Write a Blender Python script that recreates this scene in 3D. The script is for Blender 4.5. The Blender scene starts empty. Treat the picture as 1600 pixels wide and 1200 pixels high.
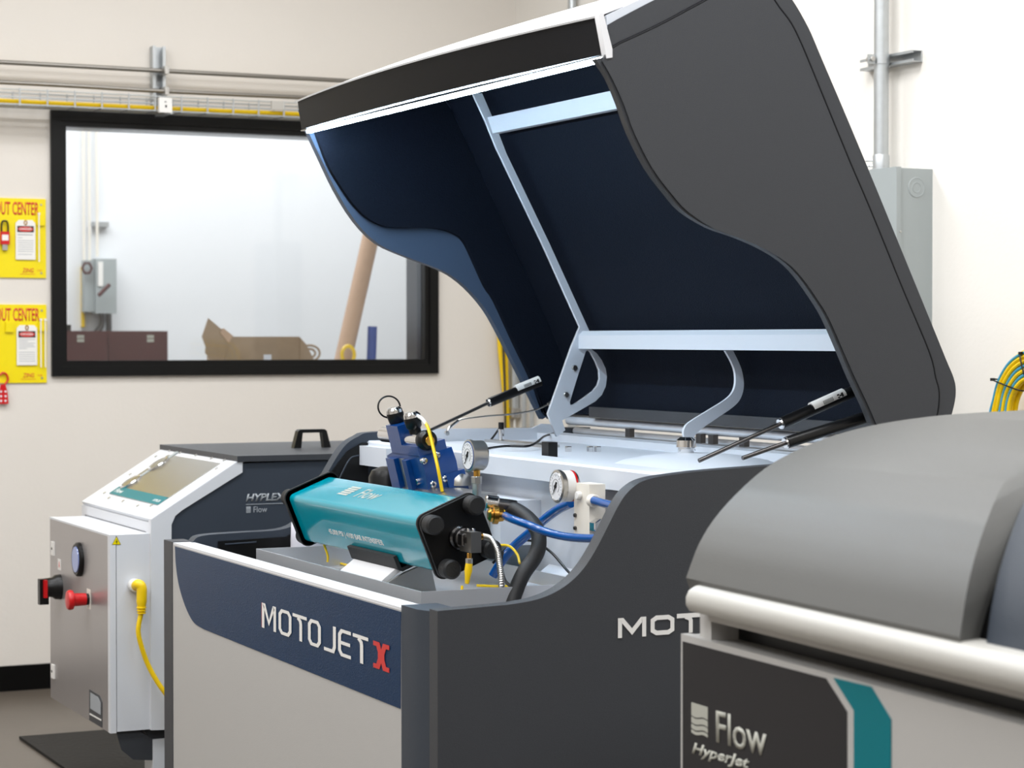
import bpy, bmesh, math, random
from mathutils import Vector, Matrix
random.seed(4)
S = bpy.context.scene; COL = S.collection
# ------------------------------------------------------------------ camera, world, lights, exposure
FPX = 3441.0; YAW = math.radians(25.55); PIT = math.atan(70 / FPX)
cam_data = bpy.data.cameras.new('camera'); cam = bpy.data.objects.new('camera', cam_data); COL.objects.link(cam)
cam.location = (0, 0, 1.6); cam.rotation_euler = (math.pi / 2 - PIT, 0, -YAW)
cam_data.sensor_width = 36; cam_data.lens = FPX / 1600 * 36
cam_data.clip_start = 0.05; cam_data.clip_end = 100
cam_data.dof.use_dof = True; cam_data.dof.focus_distance = 5.9; cam_data.dof.aperture_fstop = 5.6
S.camera = cam
world = bpy.data.worlds.new('world'); S.world = world; world.use_nodes = True
world.node_tree.nodes['Background'].inputs[0].default_value = (0.9, 0.95, 1, 1)
world.node_tree.nodes['Background'].inputs[1].default_value = 0.05
S.view_settings.view_transform = 'Standard'; S.view_settings.look = 'None'
S.view_settings.gamma = 1; S.view_settings.use_curve_mapping = False
S.view_settings.exposure = 0.0
def area(loc, sx, sy, power, col=(0.965, 0.98, 1.0), rot=(0, 0, 0)):
    l = bpy.data.lights.new('ceiling_light', 'AREA'); l.shape = 'RECTANGLE'; l.size = sx; l.size_y = sy
    l.energy = power; l.color = col
    o = bpy.data.objects.new('ceiling_light', l); COL.objects.link(o); o.location = loc; o.rotation_euler = rot
    return o
for ly, lp in ((0.6, 50), (3.4, 56), (6.0, 58), (8.0, 42)):
    for lx in (-1.2, 1.0, 3.2):
        area((lx, ly, 4.15), 1.3, 0.7, lp)
area((2.6, 12.0, 3.9), 3.0, 1.6, 112, (0.96, 0.97, 1.0))
area((5.2, 12.0, 3.9), 1.6, 1.6, 66, (0.96, 0.97, 1.0))
S.cycles.max_bounces = 8; S.cycles.diffuse_bounces = 4; S.cycles.sample_clamp_indirect = 6

# ------------------------------------------------------------------ where a line of sight meets a plane of the room
_o = Vector((0, 0, 1.6))
_R = cam.rotation_euler.to_matrix()
def hit(px, py, ax, v, M=None):
    d = _R @ Vector(((px - 800) / FPX, (600 - py) / FPX, -1)); o = _o.copy()
    if M is not None:
        Mi = M.inverted(); o = Mi @ o; d = Mi.to_3x3() @ d
    return o + d * ((v - o[ax]) / d[ax])
hX = lambda px, py, v: hit(px, py, 0, v)
hY = lambda px, py, v: hit(px, py, 1, v)
hZ = lambda px, py, v: hit(px, py, 2, v)
def XZ(pts, y): return [(hY(a, b, y).x, hY(a, b, y).z) for a, b in pts]
def YZ(pts, x): return [(hX(a, b, x).y, hX(a, b, x).z) for a, b in pts]

# ------------------------------------------------------------------ materials
def lin(c):
    return tuple(((v / 255) / 12.92 if v / 255 <= 0.04045 else ((v / 255 + 0.055) / 1.055) ** 2.4) for v in c) + (1,)
def mat(name, rgb, rough=0.5, metal=0.0, bump=0.0, bscale=300, var=0.0, vscale=6, coat=0.0, emit=None, es=0, spec=0.5):
    m = bpy.data.materials.new(name); m.use_nodes = True; nt = m.node_tree; b = nt.nodes['Principled BSDF']
    c = lin(rgb)
    b.inputs['Base Color'].default_value = c; b.inputs['Roughness'].default_value = rough
    b.inputs['Metallic'].default_value = metal; b.inputs['Coat Weight'].default_value = coat
    b.inputs['Specular IOR Level'].default_value = spec
    if emit:
        b.inputs['Emission Color'].default_value = tuple(emit) + (1,); b.inputs['Emission Strength'].default_value = es
    if bump or var:
        tc = nt.nodes.new('ShaderNodeTexCoord')
    if bump:
        n = nt.nodes.new('ShaderNodeTexNoise'); n.inputs['Scale'].default_value = bscale; n.inputs['Detail'].default_value = 2
        bp = nt.nodes.new('ShaderNodeBump'); bp.inputs['Strength'].default_value = bump; bp.inputs['Distance'].default_value = 0.002
        nt.links.new(tc.outputs['Object'], n.inputs['Vector']); nt.links.new(n.outputs['Fac'], bp.inputs['Height'])
        nt.links.new(bp.outputs['Normal'], b.inputs['Normal'])
    if var:
        n = nt.nodes.new('ShaderNodeTexNoise'); n.inputs['Scale'].default_value = vscale; n.inputs['Detail'].default_value = 5
        mx = nt.nodes.new('ShaderNodeMix'); mx.data_type = 'RGBA'
        mx.inputs[6].default_value = tuple(v * (1 - var) for v in c[:3]) + (1,)
        mx.inputs[7].default_value = tuple(min(1, v * (1 + var)) for v in c[:3]) + (1,)
        nt.links.new(tc.outputs['Object'], n.inputs['Vector']); nt.links.new(n.outputs['Fac'], mx.inputs[0])
        nt.links.new(mx.outputs[2], b.inputs['Base Color'])
    return m
M_ = dict(
    wall=mat('painted_wall', (221, 215, 207), 0.75, bump=0.25, bscale=60, var=0.02, vscale=2),
    wall_r=mat('painted_wall_right', (232, 228, 221), 0.75, bump=0.25, bscale=60, var=0.02, vscale=2),
    wall_far=mat('far_room_wall', (228, 230, 233), 0.8, var=0.03, vscale=1.2),
    floor=mat('polished_concrete', (96, 88, 79), 0.32, bump=0.1, bscale=20, var=0.22, vscale=3),
    ceil=mat('ceiling_paint', (235, 233, 228), 0.9),
    black=mat('black_plastic', (10, 10, 11), 0.35, spec=0.35),
    rubber=mat('black_rubber', (20, 20, 21), 0.6, bump=0.3, bscale=200),
    base=mat('black_baseboard', (6, 6, 6), 0.4, spec=0.2),
    winframe=mat('black_window_frame', (5, 5, 5), 0.4, spec=0.25),
    jamb=mat('dark_jamb', (62, 68, 78), 0.25, metal=0.3),
    char=mat('charcoal_powder_coat', (60, 62, 66), 0.42, bump=0.35, bscale=700, spec=0.35),
    slate=mat('slate_powder_coat', (54, 61, 71), 0.42, bump=0.35, bscale=700, spec=0.4),
    hoodgrey=mat('grey_textured_plastic', (94, 94, 92), 0.5, bump=0.3, bscale=500),
    white=mat('white_powder_coat', (220, 220, 222), 0.38, bump=0.15, bscale=500),
    beige=mat('light_grey_enamel', (182, 180, 177), 0.42, bump=0.2, bscale=500),
    lightmet=mat('pale_grey_paint', (206, 211, 219), 0.4, bump=0.15, bscale=500),
    foam=mat('dark_foam', (13, 19, 30), 0.85, bump=0.8, bscale=250, var=0.25, vscale=150, spec=0.12),
    steel=mat('brushed_stainless', (190, 188, 184), 0.3, metal=1.0, bump=0.1, bscale=90),
    chrome=mat('chrome', (225, 225, 226), 0.12, metal=1.0),
    dsteel=mat('dark_steel', (90, 88, 88), 0.3, metal=1.0),
    galv=mat('galvanised_steel', (186, 190, 192), 0.38, metal=0.75, var=0.1, vscale=30),
    brass=mat('brass', (200, 150, 70), 0.25, metal=1.0),
    teal=mat('teal_gloss', (0, 148, 166), 0.15, metal=0.0, coat=0.25),
    tealflat=mat('teal_vinyl', (0, 112, 122), 0.35, spec=0.2),
    vblue=mat('valve_blue', (0, 58, 122), 0.3, coat=0.3, bump=0.1, bscale=120),
    hblue=mat('blue_hose', (0, 76, 148), 0.25, coat=0.3),
    decal=mat('navy_decal', (8, 46, 80), 0.3, bump=0.5, bscale=350, var=0.15, vscale=40, spec=0.15),
    print_w=mat('white_print', (232, 230, 226), 0.5),
    print_g=mat('grey_print', (160, 165, 170), 0.5),
    print_s=mat('silver_print', (176, 176, 166), 0.5),
    print_k=mat('black_print', (20, 20, 20), 0.5),
    red=mat('red_plastic', (200, 16, 22), 0.3),
    xred=mat('red_vinyl', (206, 48, 44), 0.4),
    yellow=mat('yellow_jacket', (240, 200, 10), 0.35),
    ysign=mat('yellow_acrylic', (238, 216, 0), 0.3),
    cyan=mat('cyan_jacket', (70, 160, 200), 0.35),
    card=mat('cardboard', (158, 134, 110), 0.8, var=0.12, vscale=25),
    cardlt=mat('cardboard_inside', (190, 158, 134), 0.8, var=0.1, vscale=30),
    maroon=mat('maroon_steel', (74, 24, 26), 0.4, var=0.2, vscale=6),
    bluep=mat('blue_paint', (40, 70, 150), 0.4, var=0.15, vscale=20),
    greybox=mat('grey_enclosure', (158, 165, 166), 0.45),
    ivory=mat('ivory_plastic', (232, 226, 214), 0.4),
    poly=mat('translucent_white_plastic', (225, 225, 235), 0.3),
    dial=mat('dial_face', (226, 228, 232), 0.4),
    screen=mat('display_glass', (120, 140, 200), 0.1, coat=0.5),
    mat_=mat('floor_mat', (22, 21, 21), 0.55, bump=0.9, bscale=60, spec=0.2),
    door=mat('brushed_grey_door', (168, 163, 162), 0.3, metal=0.55, bump=0.1, bscale=400),
    satin=mat('satin_steel', (214, 216, 220), 0.28, metal=0.55, bump=0.1, bscale=90),
    unitwhite=mat('unit_white_enamel', (213, 215, 219), 0.38, bump=0.15, bscale=500),
    vinyl=mat('dark_vinyl', (40, 39, 41), 0.45, spec=0.25),
    conduit=mat('dull_steel_conduit', (138, 134, 128), 0.35, metal=0.8),
    lip=mat('cream_enamel', (184, 182, 176), 0.4),
    visor=mat('dark_visor', (13, 14, 19), 0.5, bump=0.3, bscale=500, spec=0.15),
    flange=mat('led_lit_paint', (66, 82, 104), 0.4, bump=0.3, bscale=500),  # blue light of the LED strip on grey paint, put into the base colour
    led=mat('led_strip', (255, 255, 255), 0.4, emit=(0.62, 0.82, 1.0), es=150),
)
gm = bpy.data.materials.new('window_glass'); gm.use_nodes = True; nt = gm.node_tree; nt.nodes.clear()
out = nt.nodes.new('ShaderNodeOutputMaterial'); mx = nt.nodes.new('ShaderNodeMixShader')
tr = nt.nodes.new('ShaderNodeBsdfTransparent'); gl = nt.nodes.new('ShaderNodeBsdfGlossy'); gl.inputs['Roughness'].default_value = 0.02
tr.inputs[0].default_value = (0.97, 0.985, 0.98, 1)
fr = nt.nodes.new('ShaderNodeFresnel'); fr.inputs[0].default_value = 1.45
nt.links.new(fr.outputs[0], mx.inputs[0]); nt.links.new(tr.outputs[0], mx.inputs[1]); nt.links.new(gl.outputs[0], mx.inputs[2])
nt.links.new(mx.outputs[0], out.inputs[0]); M_['glass'] = gm

# ------------------------------------------------------------------ mesh helpers (verts in world metres; each object re-centred)
def wloc(o):
    v = Vector((0, 0, 0))
    while o is not None: v += o.location; o = o.parent
    return v
def link(name, me, m, parent=None, smooth=False):
    o = bpy.data.objects.new(name, me); COL.objects.link(o)
    n = len(me.vertices)
    co = [0.0] * (3 * n); me.vertices.foreach_get('co', co)
    lo = [min(co[i::3]) for i in range(3)]; hi = [max(co[i::3]) for i in range(3)]
    c = Vector(((lo[0] + hi[0]) / 2, (lo[1] + hi[1]) / 2, lo[2]))
    me.transform(Matrix.Translation(-c))
    if parent is not None: o.parent = parent
    o.location = c - (wloc(parent) if parent is not None else Vector((0, 0, 0)))
    if m is not None and not me.materials: me.materials.append(M_[m] if isinstance(m, str) else m)
    if smooth:
        for p in me.polygons: p.use_smooth = True
        me.set_sharp_from_angle(angle=math.radians(38))
    return o
def fin(bm, name, m, parent=None, smooth=False, M=None):
    if M is not None: bm.transform(M)
    bmesh.ops.recalc_face_normals(bm, faces=bm.faces)
    me = bpy.data.meshes.new(name); bm.to_mesh(me); bm.free()
    return link(name, me, m, parent, smooth)
def bevel(bm, w, seg=2, ang=0.5):
    if w:
        es = [e for e in bm.edges if len(e.link_faces) == 2 and e.calc_face_angle(0) > ang]
        bmesh.ops.bevel(bm, geom=es, offset=w, segments=seg, profile=0.5, affect='EDGES', clamp_overlap=True)
def a_box(bm, x0, x1, y0, y1, z0, z1, M=None):
    vs = [bm.verts.new((x, y, z)) for x in (x0, x1) for y in (y0, y1) for z in (z0, z1)]
    for f in ((0, 1, 3, 2), (4, 6, 7, 5), (0, 4, 5, 1), (2, 3, 7, 6), (0, 2, 6, 4), (1, 5, 7, 3)):
        bm.faces.new([vs[i] for i in f])
    if M is not None:
        for v in vs: v.co = M @ v.co
def box(name, m, x0, x1, y0, y1, z0, z1, parent=None, bev=0.0, seg=2, M=None):
    bm = bmesh.new(); a_box(bm, min(x0, x1), max(x0, x1), min(y0, y1), max(y0, y1), min(z0, z1), max(z0, z1)); bevel(bm, bev, seg)
    return fin(bm, name, m, parent, bev > 0, M)
def boxes(name, m, lst, parent=None, bev=0.0, M=None):
    bm = bmesh.new()
    for b in lst: a_box(bm, *b)
    bevel(bm, bev)
    return fin(bm, name, m, parent, bev > 0, M)
def a_prism(bm, pts, ax, d0, d1):
    def P(a, b, d): return (d, a, b) if ax == 'x' else ((a, d, b) if ax == 'y' else (a, b, d))
    A = [bm.verts.new(P(a, b, d0)) for a, b in pts]; B = [bm.verts.new(P(a, b, d1)) for a, b in pts]
    n = len(pts); bm.faces.new(A); bm.faces.new(B[::-1])
    for i in range(n): bm.faces.new((A[i], B[i], B[(i + 1) % n], A[(i + 1) % n]))
def prism(name, m, pts, ax, d0, d1, parent=None, bev=0.0, seg=2, M=None, smooth=True, ang=0.5):
    """pts in the plane: ax x -> (y,z), y -> (x,z), z -> (x,y)"""
    bm = bmesh.new(); a_prism(bm, pts, ax, d0, d1)
    if bev:
        es = [e for e in bm.edges if len(e.link_faces) == 2 and e.calc_face_angle(0) > ang]
        bmesh.ops.bevel(bm, geom=es, offset=bev, segments=seg, profile=0.5, affect='EDGES', clamp_overlap=True)
    return fin(bm, name, m, parent, smooth, M)
def catmull(P, k=8, closed=False):
    P = [Vector(p) for p in P]; out = []; n = len(P)
    rng = range(n) if closed else range(n - 1)
    for i in rng:
        p1, p2 = P[i], P[(i + 1) % n]
        p0 = P[i - 1] if (i > 0 or closed) else p1 * 2 - p2
        p3 = P[(i + 2) % n] if (i + 2 < n or closed) else p2 * 2 - p1
        for j in range(k):
            t = j / k
            out.append(0.5 * (2 * p1 + (p2 - p0) * t + (2 * p0 - 5 * p1 + 4 * p2 - p3) * t * t + (3 * p1 - p0 - 3 * p2 + p3) * t ** 3))
    if not closed: out.append(P[-1])
    return out
def c2(P, k=6, closed=False): return [(v[0], v[1]) for v in catmull([(a, b, 0) for a, b in P], k, closed)]
def a_tube(bm, P, r, n=10, cap=True, closed=False):
    P = [Vector(p) for p in P]; N = len(P)
    R = r if callable(r) else (lambda i: r)
    up = None; rings = []
    for i in range(N):
        a = P[i - 1] if (i > 0 or closed) else P[i]; b = P[(i + 1) % N] if (i < N - 1 or closed) else P[i]
        t = (b - a).normalized()
        if up is None:
            up = Vector((0, 0, 1)) if abs(t.z) < 0.9 else Vector((1, 0, 0))
        u = (up - t * up.dot(t)).normalized(); w = t.cross(u); up = u
        rr = R(i)
        rings.append([bm.verts.new(P[i] + (u * math.cos(2 * math.pi * k / n) + w * math.sin(2 * math.pi * k / n)) * rr) for k in range(n)])
    for i in range(N if closed else N - 1):
        A, B = rings[i], rings[(i + 1) % N]
        for k in range(n): bm.faces.new((A[k], A[(k + 1) % n], B[(k + 1) % n], B[k]))
    if cap and not closed: bm.faces.new(rings[0][::-1]); bm.faces.new(rings[-1])
def tube(name, m, P, r, parent=None, n=10, k=8, smooth=True, closed=False, M=None):
    bm = bmesh.new(); a_tube(bm, catmull(P, k, closed) if k > 1 and len(P) > 2 else P, r, n, closed=closed)
    return fin(bm, name, m, parent, smooth, M)
def a_lathe(bm, o, d, prof, n=24, ph=0.0):
    """prof: (distance along d, radius)"""
    o = Vector(o); d = Vector(d).normalized(); u = d.orthogonal().normalized()
    if abs(d.z) < 0.9: u = (Vector((0, 0, 1)) - d * d.z).normalized()
    w = d.cross(u); rings = []
    for s, r in prof:
        rings.append([bm.verts.new(o + d * s + (u * math.cos(2 * math.pi * k / n + ph) + w * math.sin(2 * math.pi * k / n + ph)) * max(r, 1e-5)) for k in range(n)])
    for A, B in zip(rings, rings[1:]):
        for k in range(n): bm.faces.new((A[k], A[(k + 1) % n], B[(k + 1) % n], B[k]))
    bm.faces.new(rings[0][::-1]); bm.faces.new(rings[-1])
def lathe(name, m, o, d, prof, parent=None, n=24, smooth=True, M=None, ph=0.0):
    bm = bmesh.new(); a_lathe(bm, o, d, prof, n, ph)
    return fin(bm, name, m, parent, smooth, M)
def cyl(name, m, o, d, r, h, parent=None, n=20, c=None, M=None):
    c = min(r, h) * 0.12 if c is None else c
    return lathe(name, m, o, d, [(0, r - c), (c, r), (h - c, r), (h, r - c)], parent, n, True, M)
def hexn(name, m, o, d, r, h, parent=None): return lathe(name, m, o, d, [(0, r * .9), (h * .1, r), (h * .9, r), (h, r * .9)], parent, 6, False)
def frame(o, x, y):
    """matrix whose local x,y lie along the given world directions"""
    x = Vector(x).normalized(); y = Vector(y); y = (y - x * y.dot(x)).normalized(); z = x.cross(y)
    return Matrix(((x.x, y.x, z.x, o[0]), (x.y, y.y, z.y, o[1]), (x.z, y.z, z.z, o[2]), (0, 0, 0, 1)))
def text(name, s, m, o, xd, yd, w, h, parent=None, shear=0.0, bold=0.0, th=0.0004):
    cu = bpy.data.curves.new(name, 'FONT'); cu.body = s; cu.size = 1; cu.shear = shear; cu.offset = bold; cu.resolution_u = 3
    t = bpy.data.objects.new(name, cu); COL.objects.link(t)
    me = bpy.data.meshes.new_from_object(t.evaluated_get(bpy.context.evaluated_depsgraph_get())); bpy.data.objects.remove(t)
    xs = [v.co.x for v in me.vertices]; ys = [v.co.y for v in me.vertices]
    x0, x1, y0, y1 = min(xs), max(xs), min(ys), max(ys)
    bm = bmesh.new(); bm.from_mesh(me); bpy.data.meshes.remove(me)
    for v in bm.verts: v.co = Vector(((v.co.x - x0) / (x1 - x0) * w, (v.co.y - y0) / (y1 - y0) * h, 0))
    r = bmesh.ops.extrude_face_region(bm, geom=bm.faces[:])
    for v in [g for g in r['geom'] if isinstance(g, bmesh.types.BMVert)]: v.co.z += th
    ob = fin(bm, name, m, parent, False, frame(o, xd, yd)); return ob
def shape(name, m, loops, o, xd, yd, parent=None, th=0.0015):
    """flat cut-out with holes: loops[0] outer, rest holes, 2D metres on the given plane"""
    cu = bpy.data.curves.new(name, 'CURVE'); cu.dimensions = '2D'; cu.fill_mode = 'BOTH'; cu.extrude = th / 2
    for L in loops:
        sp = cu.splines.new('POLY'); sp.points.add(len(L) - 1); sp.use_cyclic_u = True
        for p, q in zip(sp.points, L): p.co = (q[0], q[1], 0, 1)
    t = bpy.data.objects.new(name, cu); COL.objects.link(t)
    me = bpy.data.meshes.new_from_object(t.evaluated_get(bpy.context.evaluated_depsgraph_get())); bpy.data.objects.remove(t)
    me.transform(frame(Vector(o), xd, yd)); bm = bmesh.new(); bm.from_mesh(me); bpy.data.meshes.remove(me)
    bmesh.ops.remove_doubles(bm, verts=bm.verts, dist=1e-5)
    return fin(bm, name, m, parent, False)
GLY = {
    'M': [[(0, 0), (0, 1), (.1, 1), (.5, .22), (.9, 1), (1, 1), (1, 0)]],
    'O': [[(.2, 0), (.8, 0), (1, .17), (1, .83), (.8, 1), (.2, 1), (0, .83), (0, .17), (.2, 0)]],
    'T': [[(0, 1), (1, 1)], [(.42, .88), (.56, .8), (.6, .65), (.6, 0)]],
    'J': [[(1, 1), (1, .2), (.85, 0), (0, 0)]],
    'E': [[(1, 1), (.22, 1), (0, .83), (0, .17), (.22, 0), (1, 0)], [(0, .5), (.92, .5)]],
    'X': [[(0, .97), (.22, .97), (.42, .6), (.42, .4), (.22, .03), (0, .03)], [(1, .97), (.78, .97), (.58, .6), (.58, .4), (.78, .03), (1, .03)], [(.4, .5), (.6, .5)]],
}
def glyph(bm, ch, P0, xd, yd, w, h, sw, th=0.0015, asp=1.0):
    w = w * asp
    nrm = Vector(xd).normalized().cross(Vector(yd).normalized())
    for k, st in enumerate(GLY[ch]):
        pts = [Vector((sw / 2 + x * (w - sw), sw / 2 + y * (h - sw))) for x, y in st]
        n = len(pts); closed = (pts[0] - pts[-1]).length < 1e-6
        L, Rr = [], []
        for i in range(n):
            a = pts[i - 1] if i else (pts[-2] if closed else None); b = pts[i + 1] if i < n - 1 else (pts[1] if closed else None)
            d1 = (pts[i] - a).normalized() if a is not None else None; d2 = (b - pts[i]).normalized() if b is not None else None
            if d1 is None: d1 = d2
            if d2 is None: d2 = d1
            t = (d1 + d2).normalized(); nn = Vector((-t.y, t.x)); s = sw / 2 / max(0.55, nn.dot(Vector((-d1.y, d1.x))))
            e = Vector((0, 0))
            if not closed and i == 0: e = -d2 * sw * .5
            if not closed and i == n - 1: e = d1 * sw * .5
            L.append(pts[i] + nn * s + e); Rr.append(pts[i] - nn * s + e)
        z = th + k * 1e-4
        W = lambda p: Vector(P0) + Vector(xd).normalized() * (p.x / asp) + Vector(yd).normalized() * p.y + nrm * z
        lv = [bm.verts.new(W(p)) for p in L]; rv = [bm.verts.new(W(p)) for p in Rr]
        for i in range(n - 1): bm.faces.new((rv[i], rv[i + 1], lv[i + 1], lv[i]))
def solid(bm, d, nrm):
    r = bmesh.ops.extrude_face_region(bm, geom=bm.faces[:])
    for v in [g for g in r['geom'] if isinstance(g, bmesh.types.BMVert)]: v.co -= Vector(nrm) * d
def empty(name, loc, label, cat, group=None):
    o = bpy.data.objects.new(name, None); COL.objects.link(o); o.location = loc; o.empty_display_size = 0.1
    return tag(o, label, cat, group)
def tag(o, label=None, cat=None, group=None, kind=None):
    if label: o['label'] = label
    if cat: o['category'] = cat
    if group: o['group'] = group
    if kind: o['kind'] = kind
    return o
def struct(o): o['kind'] = 'structure'; return o
def lab(o, s): o['label'] = s; return o
def dup(root, off):
    r = root.copy(); COL.objects.link(r); r.location = root.location + Vector(off)
    for ch in list(root.children):
        c = ch.copy(); COL.objects.link(c); c.parent = r
        for g in list(ch.children):
            d = g.copy(); COL.objects.link(d); d.parent = c
    return r
X_, Y_, Z_ = Vector((1, 0, 0)), Vector((0, 1, 0)), Vector((0, 0, 1))

# ------------------------------------------------------------------ the room
WB = 10.0; WR = 4.8
struct(box('floor', 'floor', -4, 7.5, -3, 15, -0.1, 0))
wx0, wx1, wz0, wz1 = hY(78, 172, WB).x, hY(683, 583, WB).x, hY(78, 588, WB).z, hY(78, 172, WB).z
fw_ = 0.062
ix0, ix1, iz0, iz1 = wx0 + fw_, wx1 - fw_, wz0 + fw_, wz1 - fw_
struct(boxes('wall_back', 'wall', [(-4, ix0, WB, WB + .22, 0, 4.4), (ix1, WR + .12, WB, WB + .22, 0, 4.4), (ix0, ix1, WB, WB + .22, 0, iz0), (ix0, ix1, WB, WB + .22, iz1, 4.4)]))
struct(box('wall_right', 'wall_r', WR, WR + .12, -3, WB, 0, 4.4))
struct(box('wall_left', 'wall', -4.12, -4, -3, 15, 0, 4.4))
struct(box('wall_front', 'wall', -4, WR, -3.12, -3, 0, 4.4))
struct(box('ceiling', 'ceil', -4, 7.5, -3, 15, 4.4, 4.5))
struct(box('wall_far_room', 'wall_far', -4, 7.5, 13.5, 13.6, 0, 4.4))
struct(box('wall_far_side', 'wall_far', 7.4, 7.5, WB + .22, 13.5, 0, 4.4))
struct(box('baseboard_back', 'base', -4, WR, WB - .012, WB, 0, hY(0, 1041, WB).z, bev=.003))
struct(box('baseboard_right', 'base', WR - .012, WR, -3, WB - .012, 0, .105, bev=.003))
# window
def ring(x0, x1, z0, z1, w): return [(x0, x0 + w, z0, z1), (x1 - w, x1, z0, z1), (x0 + w, x1 - w, z0, z0 + w), (x0 + w, x1 - w, z1 - w, z1)]
win = bpy.data.objects.new('window_1', None); COL.objects.link(win); win.location = ((wx0 + wx1) / 2, WB, wz0); struct(win)
struct(boxes('window_frame', 'winframe', [(a, b, WB - .022, WB, c, d) for a, b, c, d in ring(wx0, wx1, wz0, wz1, fw_ * .75)] +
             [(a, b, WB - .012, WB + .03, c, d) for a, b, c, d in ring(wx0 + fw_ * .75, wx1 - fw_ * .75, wz0 + fw_ * .75, wz1 - fw_ * .75, fw_ * .4)], win, bev=.003))
struct(boxes('window_jamb', 'jamb', [(a, b, WB + .045, WB + .23, c, d) for a, b, c, d in ring(ix0, ix1, iz0, iz1, .006)], win))
struct(box('window_pane', 'glass', ix0, ix1, WB + .034, WB + .04, iz0, iz1, win))

# ------------------------------------------------------------------ pump machine in the middle: frame and cladding
XF, YR, YL = 1.946, 4.457, 6.48
P = empty('waterjet_pump', (2.65, 5.45, 0), 'large charcoal and white machine with raised hood and MOTOJET X front', 'machine')
box('base_frame', 'char', XF + .06, 3.33, YR + .05, YL - .05, .06, .86, P)
for fx in (2.08, 3.2):
    for fy in (YR + .15, YL - .15):
        lathe('foot', 'dsteel', (fx, fy, 0), Z_, [(0, .045), (.015, .045), (.02, .015), (.06, .015)], P, 16)
# front panel with ledge
bpost = hX(627, 959, XF).y
lp1 = hX(270, 855, XF).y
FZ = .978
fp = box('front_panel', 'beige', XF, XF + .03, bpost, lp1, .09, FZ, P, bev=.002)
box('front_ledge', 'white', XF + .001, XF + .062, bpost - .09, lp1 + .02, FZ - .004, FZ + .006, P, bev=.0015)
lathe_pts = c2([(274, 856), (275.5, 883), (279.6, 912), (287.5, 940), (297, 962.5), (306, 975), (319, 983)], 4)
dec = [(274, 851)] + [p for p in lathe_pts] + [(626.3, 1107.4), (626.8, 954)]
prism('front_decal', 'decal', [(a, min(b, FZ - .0035)) for a, b in YZ(dec, XF)], 'x', XF - .0015, XF + .001, P, smooth=False)
# lettering on the front, one piece per word
L = [('M', 411, 433), ('O', 437, 457), ('T', 459, 481), ('O', 483, 503), ('J', 508, 526.5), ('E', 530, 550), ('T', 553, 577)]
bl0, bl1 = hX(411, 980, XF).z, hX(567.6, 1037, XF).z
ch_h = hX(411, 941.5, XF).z - bl0
y0_, y1_ = hX(411, 980, XF).y, hX(567.6, 1037, XF).y
def frontword(name, ls, m, parent):
    bm = bmesh.new()
    for ch, a, b in ls:
        ya, yb = hX(a, 1000, XF).y, hX(b, 1000, XF).y
        z = bl0 + (bl1 - bl0) * (ya - y0_) / (y1_ - y0_)
        glyph(bm, ch, (XF - .0016, ya, z), (0, -1, 0), (0, 0, 1), ya - yb, ch_h, .0082 if ch != 'X' else .0105, asp=.42)
    solid(bm, .0004, (-1, 0, 0))
    return fin(bm, name, m, parent)
lab(frontword('lettering', L[:7], 'print_w', fp), 'white MOTOJET lettering')
lab(frontword('lettering', [('X', 585, 610)], 'xred', fp), 'red X letter')
ya = hX(411, 980, XF).y
boxes('lettering', 'xred', [(XF - .0026, XF - .001, ya, ya + .004, bl0, bl0 + ch_h)], fp)
# corner posts
pr_ = [(XF, bpost), (XF, hX(652, 956, XF).y), (XF + .035, YR + .012), (XF + .09, YR + .012), (XF + .09, bpost)]
prism('corner_post', 'slate', pr_, 'z', .07, FZ + .012, P, bev=.006)
yl0 = hX(270, 855, XF).y; yl1 = hX(257, 851, XF).y
box('corner_post', 'char', XF - .002, XF + .06, yl0, yl1, .07, FZ + .008, P, bev=.004)
# side panels with the S-curved top
side_px = [(680, 955), (760, 948), (800, 944), (838, 937), (868, 925), (893, 908), (912, 888), (928, 864), (942, 838), (955, 812), (967, 789), (980, 770), (998, 755), (1020, 747), (1050, 742), (1110, 735), (1240, 725)]
top = c2(XZ(side_px, YR), 4)
top[0] = (XF + .002, top[0][1])
outl = top + [(3.36, 1.31), (3.36, .06), (XF + .002, .06)]
prism('side_panel', 'char', outl, 'y', YR, YR + .045, P, bev=.012, seg=3)
lt = c2([(2.0, .985), (2.03, 1.003), (2.15, 1.008), (2.28, 1.012), (2.34, 1.035), (2.385, 1.09), (2.435, 1.18), (2.49, 1.262), (2.54, 1.295), (2.6, 1.308), (2.9, 1.312)], 4)
lsp = prism('side_panel', 'slate', lt + [(3.36, 1.31), (3.36, .06), (XF + .05, .06), (XF + .05, .98)], 'y', YL - .05, YL, P, bev=.01, seg=3)
# dark recessed liner on the inside of the far side panel
ln = [(2.08, .80), (2.08, .985), (2.3, .99), (2.35, 1.02), (2.40, 1.10), (2.45, 1.19), (2.5, 1.25), (2.55, 1.275), (2.57, 1.275), (2.57, .80)]
prism('side_liner', 'black', ln, 'y', YL - .058, YL - .049, lsp, bev=.003)
tube('liner_rib', 'slate', [(2.10, YL - .06, .975), (2.2, YL - .06, .978)], .0025, lsp, 6)
tube('liner_rib', 'slate', [(2.21, YL - .06, .935), (2.30, YL - .06, .94), (2.335, YL - .06, .96), (2.36, YL - .06, 1.0), (2.39, YL - .06, 1.05), (2.42, YL - .06, 1.11)], .0035, lsp, 6)
tube('liner_rib', 'slate', [(2.45, YL - .06, 1.12), (2.50, YL - .06, 1.215), (2.53, YL - .06, 1.235), (2.60, YL - .06, 1.235)], .0025, lsp, 6)
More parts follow.
